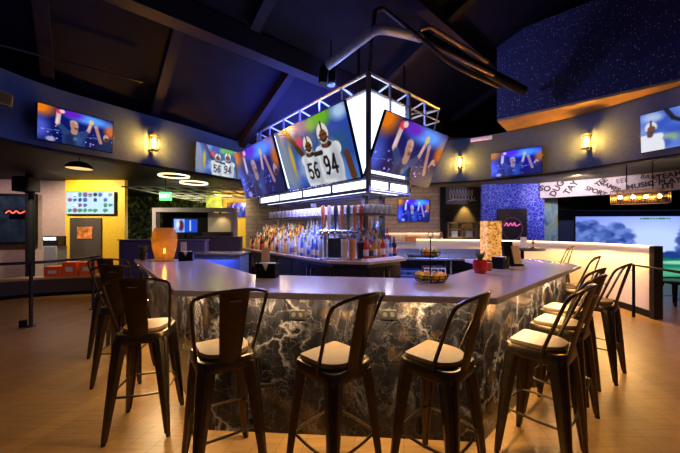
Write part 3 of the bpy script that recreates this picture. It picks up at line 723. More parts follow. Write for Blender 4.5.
# pipes and ducts above the cage
def pipe(name, pts, r, m, label, cat, n=10):
    return tag(MB().tube(pts, r, n).build(name, m), label, cat)
def W(px, py, d): return ((px-340)/300*d, d, 1.5+(230-py)/300*d)
du = empty('air_duct', (0, 0, 0), 'round galvanised duct bending over the top of the cage', 'duct')
MB().tube([W(327, 66, 4.3), W(372, 32, 4.0)], .062, 14).build('duct_run', M['duct'], du)
MB().tube(crom([W(372, 32, 4.0), W(379, 29.5, 4.0), W(392, 31, 4.15), W(421, 38, 4.6)], 4), .062, 14).build('duct_bend', M['duct'], du)
MB().tube([W(326, 67, 4.32), W(324, 70, 4.35), W(323, 84, 4.35)], .07, 12).build('duct_outlet', M['black'], du)
sp_ = empty('ceiling_speaker', W(331, 76, 4.7), 'small black speaker hanging under the duct above the cage', 'speaker')
MB().box((0, 0, 0), (.16, .16, .26)).build('body', M['black'], sp_, bevel=.02); MB().lathe([(.06, -.15), (.07, -.11)], n=14).build('cone', M['duct'], sp_); MB().tube([(0, 0, .13), (0, 0, .55)], .012, 6).build('rod', M['black'], sp_)
pipe('drop_pipe', crom([cp(.28, .28, 3.5), W(374, 20, 4.2), W(375, 12, 4.2), W(381, 9, 4.2), W(388, 12, 4.3), W(430, 46, 4.45), W(455, 66, 4.7), W(500, 87, 5.1)], 6), .03, M['bronze'], 'thin dark conduit rising from the cage corner and hooking over to the right', 'pipe')
pipe('conduit', [W(421, 29, 4.35), W(431, 27, 4.35), W(488, 62, 4.65)], .03, M['brass'], 'upper brassy conduit sloping down to the starry box', 'pipe')
pipe('conduit', [W(417, 38, 4.4), W(447, 53, 4.55), W(494, 75, 4.75)], .026, M['brass'], 'middle brassy conduit sloping down to the starry box', 'pipe')
pipe('insulated_pipe', [W(420, 34, 4.6), W(470, 63, 4.8), W(524, 91, 5.0)], .075, M['black'], 'thick black pipe end poking toward the starry box', 'pipe', 16)
pipe('sprinkler_pipe', [roof_at(-8, 43), roof_at(143, 82)], .014, M['bronze'], 'thin sprinkler pipe under the roof beams at the left', 'pipe', 8)
pipe('sprinkler_pipe', [W(340, 43, 5.6), W(418, 0, 4.8)], .012, M['duct'], 'thin pale sprinkler pipe high behind the duct', 'pipe', 8)

# ------------------------------------------------------------------ bar
def along(p, ang, l): return (p[0]+math.cos(ang)*l, p[1]+math.sin(ang)*l)
top_poly = [(-1.19, 2.145), (1.0, 1.905), (2.97, 3.69), (2.92, 4.45), (1.85, 4.45), (1.85, 3.72), (.84, 2.64), (-.83, 2.90), (-2.05, 4.45), (-3.05, 4.45)]
ct = tag(MB().prism(top_poly, 1.025, 1.07).build('countertop', M['quartz'], bevel=.006), 'grey quartz bar top wrapping three sides of the bar island', 'countertop')
bl, brr = along(B_FL, LD, 2.85), along(B_FR, RD, 2.45)
bar = empty('bar_counter', (0, 2.2, 0), 'bar front clad in dark veined marble with a light strip under its top', 'bar counter')
def wpart(mb, name, m, parent, **k):
    o = mb.build(name, m, parent, **k); o.location = -Vector(parent.location); return o
def slab(p0, p1, z0, z1, th, inset=0):
    d = Vector((p1[0]-p0[0], p1[1]-p0[1])).normalized(); n = Vector((-d.y, d.x))
    a = Vector(p0); b = Vector(p1)
    return [(a.x, a.y), (b.x, b.y), (b.x+n.x*th, b.y+n.y*th), (a.x+n.x*th, a.y+n.y*th)], z0, z1
# cladding: each side has a lower and an upper marble panel, a fine joint between
for p0, p1 in ((B_FL, B_FR), (B_FR, brr), (bl, B_FL)):
    L = math.dist(p0, p1); k = max(1, round(L/1.25))
    for i in range(k):
        q0 = (p0[0]+(p1[0]-p0[0])*i/k, p0[1]+(p1[1]-p0[1])*i/k); q1 = (p0[0]+(p1[0]-p0[0])*(i+1)/k, p0[1]+(p1[1]-p0[1])*(i+1)/k)
        for z0, z1 in ((0.0, .548), (.552, 1.025)):
            d = Vector((q1[0]-q0[0], q1[1]-q0[1])).normalized()*.001
            poly, a, b = slab((q0[0]+d.x, q0[1]+d.y), (q1[0]-d.x, q1[1]-d.y), z0, z1, .03)
            wpart(MB().prism(poly, a, b), 'marble_panel', M['marble'], bar)
inner = [(-.95, 2.285), (.985, 2.158), (2.82, 3.80), (2.75, 4.35), (1.95, 4.35), (1.95, 3.70), (.86, 2.58), (-.80, 2.82), (-2.10, 4.35), (-2.80, 4.35)]
wpart(MB().prism(inner, 0, 1.02), 'carcass', M['darkwood'], bar)
for a, b in (((-.93, 2.17), (.95, 2.05)), ((1.06, 2.08), (2.75, 3.60)), ((-2.8, 4.15), (-1.08, 2.26))):
    poly, _, _ = slab(a, b, 0, 1, .018)
    wpart(MB().prism(poly, 1.014, 1.024), 'light_strip', M['led'], bar)
for px in (297.5, 388.5):
    t = (px-340)/300      # on the front face line
    d = Vector((B_FR[0]-B_FL[0], B_FR[1]-B_FL[1])); s = (t*B_FL[1]-B_FL[0])/(d.x-t*d.y); q = Vector(B_FL)+d*s; an = math.atan2(d.y, d.x)
    z = 1.5-(314.5-230)/300*q.y
    o = wpart(MB().box((q.x+math.sin(an)*.004, q.y-math.cos(an)*.004, z), (.115, .012, .072), an), 'outlet', M['outlet'], bar, bevel=.004)
    for sx in (-.026, .026):
        f_ = MB().lathe([(.017, 0), (.016, .004)], n=14)
        oo = f_.build('socket', M['outletface'], o); oo.location = (q.x+math.sin(an)*.010+math.cos(an)*sx, q.y-math.cos(an)*.010+math.sin(an)*sx, z); oo.rotation_euler = (R(90), 0, an)

# back-bar island
isl_poly = [(-2.4, 7.2), (-.14, 4.17), (.39, 4.03), (1.02, 4.62), (.95, 5.25), (-1.3, 8.0)]
isl = empty('bar_island', (-.4, 5.6, 0), 'dark back bar island standing under the cage inside the bar', 'cabinet')
wpart(MB().prism(isl_poly, 1.03, 1.07), 'top', mat('warm_stone_top', (.36, .27, .25), .3), isl, bevel=.004)
ins = [(-2.27, 7.17), (-.10, 4.26), (.37, 4.12), (.93, 4.65), (.86, 5.2), (-1.3, 7.85)]
wpart(MB().prism(ins, .0, 1.03), 'body', mat('black_cabinet', (.014, .014, .017), .3), isl)
def face(p0, p1, n, m, hand=True):
    d = Vector((p1[0]-p0[0], p1[1]-p0[1])); an = math.atan2(d.y, d.x); L = d.length/n
    for i in range(n):
        c = Vector(p0)+d*((i+.5)/n); nx = Vector((math.sin(an), -math.cos(an)))
        q = c+nx*.010
        o = wpart(MB().box((q.x, q.y, .52), (L-.02, .02, .90), an), 'door', m, isl, bevel=.003)
        if hand:
            s = 1 if i % 2 else -1; h_ = q+nx*.03-d.normalized()*s*(L/2-.06)
            MB().tube([(h_.x-nx.x*.02, h_.y-nx.y*.02, .70), (h_.x, h_.y, .70), (h_.x, h_.y, .90), (h_.x-nx.x*.02, h_.y-nx.y*.02, .90)], .008, 6).build('handle', M['steel'], o)
face(ins[0], ins[1], 6, M['blackgloss']); face(ins[1], ins[2], 1, M['blackgloss'], False); face(ins[2], ins[3], 2, M['blackgloss'])
nd = tag(MB().box((0, 0, 0), (.30, .012, .22)).box((0, -.008, .01), (.22, .004, .14)).build('door_sign', M['chalk'], loc=(-2.26, 6.98, .82), rz=R(-53)), 'small pale notice stuck on the far left end of the back bar island', 'sign')

# posts and glass shelf over the island
rk = empty('glass_rack', (-.4, 5.6, 1.07), 'hanging dark shelf for glasses over the back bar island', 'shelf')
def rpart(mb, name, m, **k): return wpart(mb, name, m, rk, **k)
shp = [cp(.15, .12, 0)[:2], cp(3.2, .12, 0)[:2], cp(3.2, .50, 0)[:2], cp(.53, .50, 0)[:2], cp(.53, .80, 0)[:2], cp(.15, .80, 0)[:2]]
rpart(MB().prism(shp, 1.715, 1.74), 'shelf_board', mat('shelf_blue_black', (.05, .05, .08), .3))
for a, b in ((.45, .40), (.40, .74), (1.8, .42), (3.05, .42)):
    q = cp(a, b, 0); rpart(MB().box((q[0], q[1], 1.55), (.07, .07, .96), R(42)), 'post', mat('post_black_blue', (.03, .032, .05), .4))
# glasses on the shelf, upside down rows
gprof = [(.030, 0), (.034, .006), (.037, .13), (.035, .13), (.031, .012), (.001, .010)]
gmesh = MB().lathe(gprof, n=12, cap=False).mesh('pint_glass', M['glass'])
gi = 0; ordn = ['first', 'second', 'third', 'fourth', 'fifth', 'sixth', 'seventh', 'eighth', 'ninth', 'tenth', 'eleventh', 'twelfth', 'thirteenth', 'fourteenth', 'fifteenth', 'sixteenth', 'seventeenth', 'eighteenth', 'nineteenth', 'twentieth', 'twenty-first', 'twenty-second']
def nth(i): return ordn[i] if i < len(ordn) else '%dth' % (i+1)
for row, (side, n_, b0) in enumerate((('left', 20, .17), ('left', 20, .27), ('right', 5, .19), ('right', 5, .29), ('right', 5, .42))):
    for i in range(n_):
        a = (.62+i*.125) if side == 'left' else b0; b = b0 if side == 'left' else (.25+i*.108)
        q = cp(a, b, 1.741); o = bpy.data.objects.new('pint_glass', gmesh); C.objects.link(o); o.location = q
        tag(o, 'clear pint glass, %s from the front corner in the %s row of the %s shelf' % (nth(i), ['outer', 'inner', 'outer', 'middle', 'inner'][row], side), 'glass', 'pint glasses on the hanging shelf')

# stepped bottle stand and the bottles
def bottle_mesh(h_, r, glass, label, capm, kind):
    if kind == 'tall': pr = [(r*.9, 0), (r, .01), (r, h_*.58), (r*.8, h_*.66), (r*.34, h_*.76), (r*.32, h_*.90), (r*.40, h_*.90), (r*.40, h_)]
    elif kind == 'squat': pr = [(r*.9, 0), (r, .015), (r*1.02, h_*.5), (r*.9, h_*.62), (r*.35, h_*.72), (r*.33, h_*.86), (r*.45, h_*.86), (r*.45, h_)]
    elif kind == 'slim': pr = [(r*.95, 0), (r, .01), (r*.98, h_*.45), (r*.55, h_*.62), (r*.36, h_*.75), (r*.33, h_*.92), (r*.38, h_*.92), (r*.38, h_)]
    else: pr = [(r*.8, 0), (r*.95, .02), (r*1.05, h_*.25), (r*.9, h_*.48), (r*.36, h_*.6), (r*.33, h_*.84), (r*.44, h_*.84), (r*.44, h_)]
    mb = MB(); mb.m(0).lathe(pr[:6], n=12); mb.m(2).lathe(pr[6:], n=10)
    mb.m(1).lathe([(r*1.012, h_*.14), (r*1.03, h_*.15), (r*1.03, h_*.42), (r*1.012, h_*.43)], n=12)
    return mb.mesh('bottle', [glass, label, capm])
BK = []
for g_, l_, c_, k_, h_, r_ in (('amber', 'white', 'black', 'tall', .30, .040), ('honey', 'yellow', 'black', 'squat', .27, .045), ('clear', 'white', 'blue', 'tall', .31, .038),
        ('blue', 'white', 'blue', 'slim', .32, .036), ('green', 'yellow', 'black', 'slim', .31, .036), ('red', 'white', 'red', 'tall', .30, .038), ('clear', 'blue', 'white', 'squat', .26, .045),
        ('amber', 'black', 'red', 'squat', .27, .046), ('honey', 'white', 'red', 'bell', .28, .042), ('pale', 'orange', 'white', 'slim', .31, .036), ('dark', 'red', 'black', 'tall', .30, .039), ('amber', 'orange', 'white', 'bell', .28, .044)):
    BK.append((g_, l_, k_, bottle_mesh(h_, r_, bottle_mats[g_], label_mats[l_], label_mats[c_], k_)))
stand = empty('bottle_stand', (-.9, 5.3, 1.07), 'stepped lit stand of liquor bottles on the left side of the island', 'bottle stand')
lit = mat('lit_step', (.75, .72, .75), .3, em=(1.0, .80, .62), es=.6)
iA = Vector((-.14, 4.17)); iB = Vector((-2.4, 7.2)); iu = (iB-iA).normalized(); inn_ = Vector((iu.y, -iu.x))
def ip_(a, b, z): q = iA+iu*a+inn_*b; return (q.x, q.y, z)
for k, (b0, zz) in enumerate(((.20, 1.17), (.31, 1.27), (.42, 1.37))):
    q = [ip_(.35, b0, 0)[:2], ip_(3.35, b0, 0)[:2], ip_(3.35, b0+.11, 0)[:2], ip_(.35, b0+.11, 0)[:2]]
    wpart(MB().prism(q, 1.07, zz), 'step', lit, stand)
for a in (.335, 3.365):
    q = [ip_(a-.012, .2, 0)[:2], ip_(a+.012, .2, 0)[:2], ip_(a+.012, .53, 0)[:2], ip_(a-.012, .53, 0)[:2]]; wpart(MB().prism(q, 1.07, 1.375), 'end_panel', M['black'], stand)
warmkinds = [0, 1, 7, 8, 11, 9, 0, 1, 10, 10, 4, 2, 9, 1]; coolkinds = [2, 6, 3, 2, 6, 2, 9, 4]
rows = [('front', .10, 1.07), ('second', .25, 1.17), ('third', .36, 1.27), ('top', .475, 1.37)]
for rn, b, z in rows:
    n_ = 30 if rn != 'front' else 26
    for i in range(n_):
        a = .38+i*(2.92/(n_-1))
        cool = a < 1.25 + .25*rnd.random()
        ki = rnd.choice(coolkinds if cool else warmkinds); g_, l_, k_, me = BK[ki]
        o = bpy.data.objects.new('bottle', me); C.objects.link(o); o.location = ip_(a, b+rnd.uniform(-.008, .008), z+.001); o.rotation_euler.z = rnd.random()*6; s = rnd.uniform(.86, 1.08); o.scale = (.92, .92, s)
        tag(o, '%s %s bottle, %s label, %s from the taps, %s row of stand' % (g_, k_, l_, nth(i), rn), 'bottle', 'liquor bottles on the stepped stand')
# right-hand rack of bottles
rack2 = empty('bottle_tray', (.62, 4.55, 1.07), 'dark two step tray of bottles at the right corner of the island', 'bottle stand')
jA = Vector((.39, 4.03)); jd = Vector((math.cos(R(43)), math.sin(R(43)))); jn = Vector((-jd.y, jd.x))
def jp(a, b, z): q = jA+jd*a+jn*b; return (q.x, q.y, z)
lit2 = mat('lit_tray', (.6, .62, .7), .3, em=(.6, .7, 1), es=.05)
wpart(MB().prism([jp(.06, .08, 0)[:2], jp(.80, .08, 0)[:2], jp(.80, .22, 0)[:2], jp(.06, .22, 0)[:2]], 1.07, 1.095), 'step', lit2, rack2)
wpart(MB().prism([jp(.06, .22, 0)[:2], jp(.80, .22, 0)[:2], jp(.80, .34, 0)[:2], jp(.06, .34, 0)[:2]], 1.07, 1.22), 'step', lit2, rack2)
wpart(MB().prism([jp(.06, .34, 0)[:2], jp(.80, .34, 0)[:2], jp(.80, .46, 0)[:2], jp(.06, .46, 0)[:2]], 1.07, 1.36), 'step', lit2, rack2)
for rn, b, z, seq in (('front', .15, 1.096, [5, 7, 0, 11, 5, 2, 3, 10]), ('middle', .28, 1.221, [2, 9, 2, 6, 8, 4, 3, 5]), ('back', .40, 1.361, [6, 2, 9, 2, 11, 3, 2, 10])):
    for i, ki in enumerate(seq):
        g_, l_, k_, me = BK[ki]; o = bpy.data.objects.new('bottle', me); C.objects.link(o); o.location = jp(.105+i*.093, b, z); o.rotation_euler.z = rnd.random()*6
        tag(o, '%s %s bottle, %s label, %s from left in the %s row of the tray' % (g_, k_, l_, nth(i), rn), 'bottle', 'bottles on the corner tray')

# beer tap tower
tp = empty('beer_tap_tower', (.04, 4.42, 1.07), 'steel beer tap tower with orange and dark handles on the island', 'beer tap', R(-12))
for x in (-.26, .26): MB().tube([(x, 0, 0), (x, 0, .36)], .032, 12).build('column', M['steel'], tp)
MB().tube([(-.34, 0, .39), (.34, 0, .39)], .045, 14).build('manifold', M['steel'], tp)
for i in range(7):
    x = -.285+i*.095
    MB().tube(crom([(x, -.04, .39), (x, -.09, .39), (x, -.105, .35), (x, -.11, .30)], 3), .011, 8).build('spout', M['steel'], tp)
    hm = [('orange', (.70, .22, .07)), ('cream', (.75, .66, .58)), ('dark', (.04, .05, .06)), ('orange', (.70, .22, .07)), ('teal', (.06, .14, .16)), ('orange', (.62, .18, .06)), ('red', (.5, .05, .05))][i]
    MB().tube([(x, -.07, .42), (x, -.068, .46), (x, -.06, .60), (x, -.055, .76), (x, -.054, .79)], [.010, .016, .028, .034, .018], 8).build('tap_handle', mat(hm[0]+'_tap_handle', hm[1], .4), tp)
MB().box((0, -.07, .012), (.62, .16, .024)).build('drip_tray', M['steel'], tp, bevel=.004)
# tall cup stacks beside the taps
for (x, y, cm, nm) in ((.06, 4.19, M['paper'], 'white'), (.17, 4.17, mat('orange_cup', (.75, .30, .10), .5), 'orange')):
    mb = MB()
    for k in range(7): mb.lathe([(.034, k*.035), (.045, k*.035+.085), (.047, k*.035+.088), (.046, k*.035+.07)], n=14)
    tag(mb.build('cup_stack', cm, loc=(x, y, 1.071)), '%s stack of nested cups in front of the beer taps' % nm, 'cups')
tag(MB().lathe([(.05, 0), (.055, .01), (.06, .22), (.062, .25), (.03, .28), (.03, .30)], n=14).build('shaker_jug', M['bronze'], loc=(.30, 4.28, 1.071)), 'dark bronze jug beside the orange cup stack', 'jug')

# ------------------------------------------------------------------ bar stools
def stool_parts(e):
    o1 = rrect(.335, .335, (.05, .075), 5); sm = M['steel_dark']
    MB().loft([ring3(o1, .678, 1.03), ring3(o1, .683, 1.045), ring3(o1, .735, 1.03), ring3(o1, .745, 1.0), ring3(o1, .747, .93), ring3(o1, .742, .90), ring3(o1, .742, .01)], cap=False).build('seat', sm, e)
    o2 = rrect(.295, .29, (.025, .13), 6)
    MB().loft([ring3(o2, .743, .97), ring3(o2, .749, 1.0), ring3(o2, .767, 1.0), ring3(o2, .773, .985), ring3(o2, .774, .90), ring3(o2, .774, .01)], cap=False).build('cushion', M['cushion'], e)
    for sx, sy in ((1, 1), (-1, 1), (-1, -1), (1, -1)):
        a = math.atan2(sy, sx); rings = []
        for z, h_, wd, dp in ((.705, .132, .108, .058), (.55, .150, .094, .054), (.30, .174, .066, .044), (.10, .193, .044, .034), (.02, .201, .036, .028)):
            c = Vector((sx*h_, sy*h_, z)); ux = Vector((-math.sin(a), math.cos(a), 0)); uy = Vector((math.cos(a), math.sin(a), 0))
            prof = [(-.5, -.5), (-.30, -.5), (-.22, -.30), (.22, -.30), (.30, -.5), (.5, -.5), (.46, .15), (.26, .5), (.10, .5), (.06, .40), (-.06, .40), (-.10, .5), (-.26, .5), (-.46, .15)]
            rings.append([c+ux*p*wd+uy*q*dp for p, q in prof])
        lg = MB().loft(rings).build('leg', sm, e)
        MB().loft([[(sx*.202+.018*math.cos(t)*.9, sy*.202+.018*math.sin(t)*.9, z) for t in [2*math.pi*i/8 for i in range(8)]] for z in (0, .024)]).build('rubber_foot', M['rubber'], lg)
    h_ = .171; mb = MB()
    for i in range(4):
        a = [(1, 1), (-1, 1), (-1, -1), (1, -1)]; p = a[i]; q = a[(i+1) % 4]; mid = ((p[0]+q[0])/2, (p[1]+q[1])/2)
        mb.tube(crom([(p[0]*h_, p[1]*h_, .31), (mid[0]*(h_+.012), mid[1]*(h_+.012), .31), (q[0]*h_, q[1]*h_, .31)], 5), .008, 6)
    mb.build('footrest', mat('worn_bronze_rod', (.13, .09, .05), .3, .85), e)
    # back: splat with a slot, and a tube hoop
    rings = []; n = 9
    for k in range(n):
        t = k/(n-1); z = .70+t*.462; y = -.158-.118*t**1.15; wd = .118+.05*t
        cv = lambda x: -.012*(1-(2*x/wd)**2)
        xs = [-wd/2+wd*i/8 for i in range(9)]
        rings.append([(x, y+cv(x), z) for x in xs]+[(x, y+cv(x)+.004, z) for x in xs[::-1]])
    sp0 = MB().loft(rings).build('backrest', sm, e)
    MB().box((0, -.282, 1.105), (.06, .004, .007), 0, R(14)).build('slot', mat('pale_slot', (.22, .18, .14), .4), sp0)
    pts = [(-.166, -.055, .71), (-.172, -.06, .76), (-.187, -.105, .88), (-.204, -.158, 1.02), (-.207, -.192, 1.095), (-.190, -.222, 1.130), (-.095, -.262, 1.157), (0, -.282, 1.163)]
    pts = pts + [(-x, y, z) for x, y, z in pts[-2::-1]]
    MB().tube(crom(pts, 4), .0105, 8).build('back_hoop', sm, e)
st0 = empty('bar_stool', (0, 0, 0), 'x', 'bar stool', 0, 'bar stools around the marble bar'); stool_parts(st0)
stools = [((-.035, 1.77), -45, 'gunmetal bar stool at the middle of the bar front, below the left outlet'),
    ((.585, 1.79), -45, 'gunmetal bar stool at the right end of the bar front, under the fruit stand'),
    ((-.735, 1.895), -56, 'gunmetal bar stool at the left end of the bar front, seen from behind'),
    ((-1.50, 2.33), -75, 'nearest bar stool of the left side, standing whole on the open floor'),
    ((-2.20, 3.08), -76, 'middle bar stool of three on the left side, mostly hidden by a nearer one'),
    ((-2.78, 3.74), -78, 'farthest bar stool on the left side, at the end by the amber lantern'),
    ((1.345, 2.01), -49, 'nearest bar stool of the right side, at the corner of the marble front'),
    ((1.77, 2.42), -50, 'second bar stool from the camera along the right side'),
    ((2.13, 2.83), -52, 'third bar stool along the right side, between two close ones'),
    ((2.70, 3.18), -52, 'fourth stool along the right side, standing furthest out on the floor'),
    ((3.07, 3.97), -42, 'lone bar stool beyond the right tip of the countertop'),
    ((4.6, 6.35), -45, 'pale lit stool at the far high table by the white partition')]
for i, (p, rear, lab) in enumerate(stools):
    o = st0 if i == 0 else copy_tree(st0)
    o.location = (p[0], p[1], 0); o.rotation_euler = (0, 0, R(rear+90)); o['label'] = lab
# low stool in the golf bay
ls = empty('low_stool', (6.75, 6.05, 0), 'low dark metal stool on the floor of the golf bay', 'stool')
MB().loft([ring3(rrect(.30, .30, .05), .42, 1), ring3(rrect(.30, .30, .05), .45, 1), ring3(rrect(.30, .30, .05), .455, .9)]).build('seat', M['black'], ls)
for sx in (-1, 1):
    for sy in (-1, 1): MB().tube([(sx*.12, sy*.12, .43), (sx*.19, sy*.19, 0)], [.035, .016], 8).build('leg', M['black'], ls)
MB().box((0, -.155, .14), (.3, .012, .02)).box((0, .155, .14), (.3, .012, .02)).build('footrest', M['steel'], ls)
# high table near the partition
ht = empty('high_table', (3.95, 6.5, 0), 'dark high table beyond the right arm of the bar', 'table')
MB().lathe([(.42, 0), (.43, .01), (.43, .03), (.42, .035)], (0, 0, 1.07), 28).build('tabletop', M['darkwood'], ht)
MB().tube([(0, 0, .02), (0, 0, 1.07)], .035, 12).build('pedestal', M['black'], ht); MB().lathe([(.26, 0), (.26, .012), (.05, .03)], n=24).build('base', M['black'], ht)
bt = BK[5]; o = bpy.data.objects.new('bottle', bt[3]); C.objects.link(o); o.location = (4.15, 6.45, 1.106); o.scale = (.8, .8, .7); tag(o, 'red sauce bottle standing on the far high table', 'bottle')
tag(MB().box((0, 0, .12), (.14, .012, .24)).build('menu_card', M['paper'], loc=(4.05, 6.62, 1.106)), 'white menu card standing on the far high table', 'menu')

# ------------------------------------------------------------------ things on the bar
ln = empty('lantern', (-2.48, 4.24, 1.071), 'ribbed amber glass lantern with a candle on the left end of the bar', 'lantern')
n = 24; rings = []
for r_, z in ((.10, .0), (.115, .02), (.150, .16), (.163, .28), (.155, .38), (.12, .46), (.118, .455), (.150, .375), (.157, .28), (.145, .16), (.11, .03)):
    rings.append([(r_*(1+.03*(i % 2))*math.cos(2*math.pi*i/n), r_*(1+.03*(i % 2))*math.sin(2*math.pi*i/n), z) for i in range(n)])
MB().loft(rings, cap=False).build('glass', M['amberglass'], ln)
MB().lathe([(.14, 0), (.14, .008), (.02, .01)], n=24).build('base', M['brass'], ln)
cdl = MB().lathe([(.035, .01), (.035, .10), (.005, .105)], n=14).build('candle', M['paper'], ln)
MB().lathe([(.002, .105), (.012, .125), (.009, .15), (.001, .175)], n=10).build('flame', M['bulb'], cdl)
pl = point('candle_light', (-2.48, 4.24, 1.28), 1.6, AMBER, .02)
gl = empty('mosaic_lantern', (2.09, 4.16, 1.071), 'tall gold mosaic lantern on the right arm of the bar', 'lantern')
MB().loft([ring3(rrect(.21, .21, .02), z) for z in (.02, .55)]).build('shade', M['gold'], gl); MB().loft([ring3(rrect(.23, .23, .02), z) for z in (0, .02)]).build('base', M['bronze'], gl); MB().loft([ring3(rrect(.22, .22, .02), z) for z in (.55, .56)]).build('cap', M['brass'], gl)

def caddy(loc, rz, lab, menu):
    e = empty('napkin_holder', loc, lab, 'napkin holder', rz)
    mb = MB()
    for s in (-1, 1): mb.add([(-.085, s*.055, 0), (.085, s*.055, 0), (.095, s*.06, .13), (.03, s*.06, .13), (0, s*.058, .06), (-.03, s*.06, .13), (-.095, s*.06, .13)] + [(-.085, s*.047, 0), (.085, s*.047, 0), (.095, s*.052, .13), (.03, s*.052, .13), (0, s*.05, .06), (-.03, s*.052, .13), (-.095, s*.052, .13)],
        [(0, 1, 2, 3, 4, 5, 6), (13, 12, 11, 10, 9, 8, 7)] + [(i, (i+1) % 7, 7+(i+1) % 7, 7+i) for i in range(7)])
    mb.box((0, 0, .006), (.17, .11, .012)); mb.box((-.086, 0, .065), (.008, .11, .13)); mb.box((.086, 0, .065), (.008, .11, .13))
    mb.build('holder', M['black'], e); MB().box((0, 0, .072), (.13, .075, .12)).build('napkins', M['paper'], e)
    if menu: MB().box((-.05, .07, .135), (.075, .01, .25), .1, R(-4)).build('menu_card', M['tanpaper'], e)
    return e
caddy((-.655, 2.72, 1.071), R(-8), 'black napkin holder with a tan card on the inner edge of the bar front', True)
caddy((-2.15, 4.2, 1.071), R(15), 'black napkin holder with white card beside the amber lantern', True)
caddy((1.80, 3.36, 1.071), R(40), 'dark napkin holder beside the red pot on the right arm of the bar', False)
# plant at left end
def plant(loc, lab, potm, h_, n_, spread, pot=.05):
    e = empty('potted_plant', loc, lab, 'plant'); MB().lathe([(pot*.75, 0), (pot, .09), (pot*1.05, .10), (pot*.9, .10), (pot*.85, .085), (.001, .085)], n=16).build('pot', potm, e)
    mb = MB(); rr = random.Random(5)
    for k in range(n_):
        a = rr.random()*6.28; L = h_*(.5+.5*rr.random()); sp_r = spread*(.3+.7*rr.random()); dx, dy = math.cos(a), math.sin(a)
        pts = [Vector((dx*.01, dy*.01, .08)), Vector((dx*sp_r*.5, dy*sp_r*.5, .08+L*.7)), Vector((dx*sp_r, dy*sp_r, .08+L*.8))]; px_ = Vector((-dy, dx, 0))*.012
        mb.add([pts[0], pts[1]-px_, pts[1]+px_, pts[2]], [(0, 1, 3, 2)])
    mb.build('leaves', M['leaf'], e); return e
plant((-2.82, 4.30, 1.071), 'small bushy green plant left of the amber lantern', M['bronze'], .16, 70, .11)
e = empty('red_pot', (1.40, 3.0, 1.071), 'glossy red glass pot with a green sprig on the right arm of the bar', 'pot')
MB().lathe([(.05, 0), (.062, .02), (.070, .08), (.060, .13), (.056, .13), (.064, .08), (.05, .02), (.001, .015)], n=18, cap=False).build('glass', M['redglass'], e)
mb = MB()
for k in range(16):
    a = k*2.4; L = .08+.05*rnd.random(); mb.add([(0, 0, .1), (math.cos(a)*.03-.01, math.sin(a)*.03, .10+L*.7), (math.cos(a)*.03+.01, math.sin(a)*.03, .10+L*.7), (math.cos(a)*.045, math.sin(a)*.045, .1+L)], [(0, 1, 3, 2)])
mb.build('sprig', M['leaf'], e)
tag(MB().lathe([(.035, 0), (.04, .01), (.04, .08), (.036, .085)], n=14).build('votive_cup', mat('rust_red_glass', (.42, .10, .04), .3), loc=(1.57, 3.18, 1.071)), 'small rust red cup beside the red glass pot', 'cup')
mh = empty('menu_holder', (2.08, 3.62, 1.071), 'black leaning stand with tan menu cards on the right arm of the bar', 'menu holder', R(20))
MB().box((0, 0, .01), (.20, .14, .02)).build('base', M['black'], mh); MB().box((-.04, .02, .15), (.15, .03, .28), 0, R(-12)).build('back_plate', M['black'], mh); MB().box((.04, -.02, .13), (.12, .012, .22), 0, R(-12)).build('menu_card', M['tanpaper'], mh)
# two-tier fruit stand
fs = empty('fruit_stand', (.745, 2.47, 1.071), 'two tier black wire fruit stand on the bar front', 'fruit stand')
mb = MB()
for r_, z in ((.142, .065), (.118, .015), (.135, .04)): mb.tube([(r_*math.cos(t), r_*math.sin(t), z) for t in [2*math.pi*i/24 for i in range(24)]], .0035, 5, closed=True)
for k in range(14): a = 2*math.pi*k/14; mb.tube([(.02*math.cos(a), .02*math.sin(a), .012), (.118*math.cos(a), .118*math.sin(a), .015), (.142*math.cos(a), .142*math.sin(a), .065)], .0025, 5)
mb.build('lower_basket', M['black'], fs)
mb = MB()
for r_, z in ((.085, .25), (.065, .215)): mb.tube([(r_*math.cos(t), r_*math.sin(t), z) for t in [2*math.pi*i/20 for i in range(20)]], .003, 5, closed=True)
for k in range(10): a = 2*math.pi*k/10; mb.tube([(.008*math.cos(a), .008*math.sin(a), .212), (.065*math.cos(a), .065*math.sin(a), .215), (.085*math.cos(a), .085*math.sin(a), .25)], .0025, 5)
mb.build('upper_basket', M['black'], fs)
MB().tube([(0, 0, 0), (0, 0, .37)], .005, 8).tube([(.022*math.cos(t), 0, .39+.022*math.sin(t)) for t in [2*math.pi*i/12 for i in range(12)]], .003, 5, closed=True).build('pole', M['black'], fs)
om = {k: MB().sphere((0, 0, 0), r_, 14, sz).mesh('fruit', M[k]) for k, r_, sz in (('orange', .033, .96), ('lemon', .029, 1.2), ('lime', .026, 1.1))}
def fruit(kind, p, lab, grp):
    o = bpy.data.objects.new(kind, om[kind]); C.objects.link(o); o.location = Vector(fs.location)+Vector(p); o.rotation_euler = (rnd.random()*.5, 0, rnd.random()*6); tag(o, lab, 'fruit', grp)
seqk = ['orange', 'lemon', 'orange', 'orange', 'lime', 'orange', 'lemon', 'orange', 'lemon', 'lime']
for k in range(10):
    a = -math.pi/2+2*math.pi*k/10; fruit(seqk[k], (.098*math.cos(a), .098*math.sin(a), .052), '%s in the lower basket, %s counting round from the front' % (seqk[k], nth(k)), 'fruit in the lower basket')
for k in range(4):
    a = -math.pi/2+.5+2*math.pi*k/4; kd = ['lime', 'lemon', 'lemon', 'orange'][k]; fruit(kd, (.045*math.cos(a), .045*math.sin(a), .246), '%s in the upper basket, %s' % (kd, ['at the front right', 'at the back right', 'at the back left', 'at the front left'][k]), 'fruit in the upper basket')

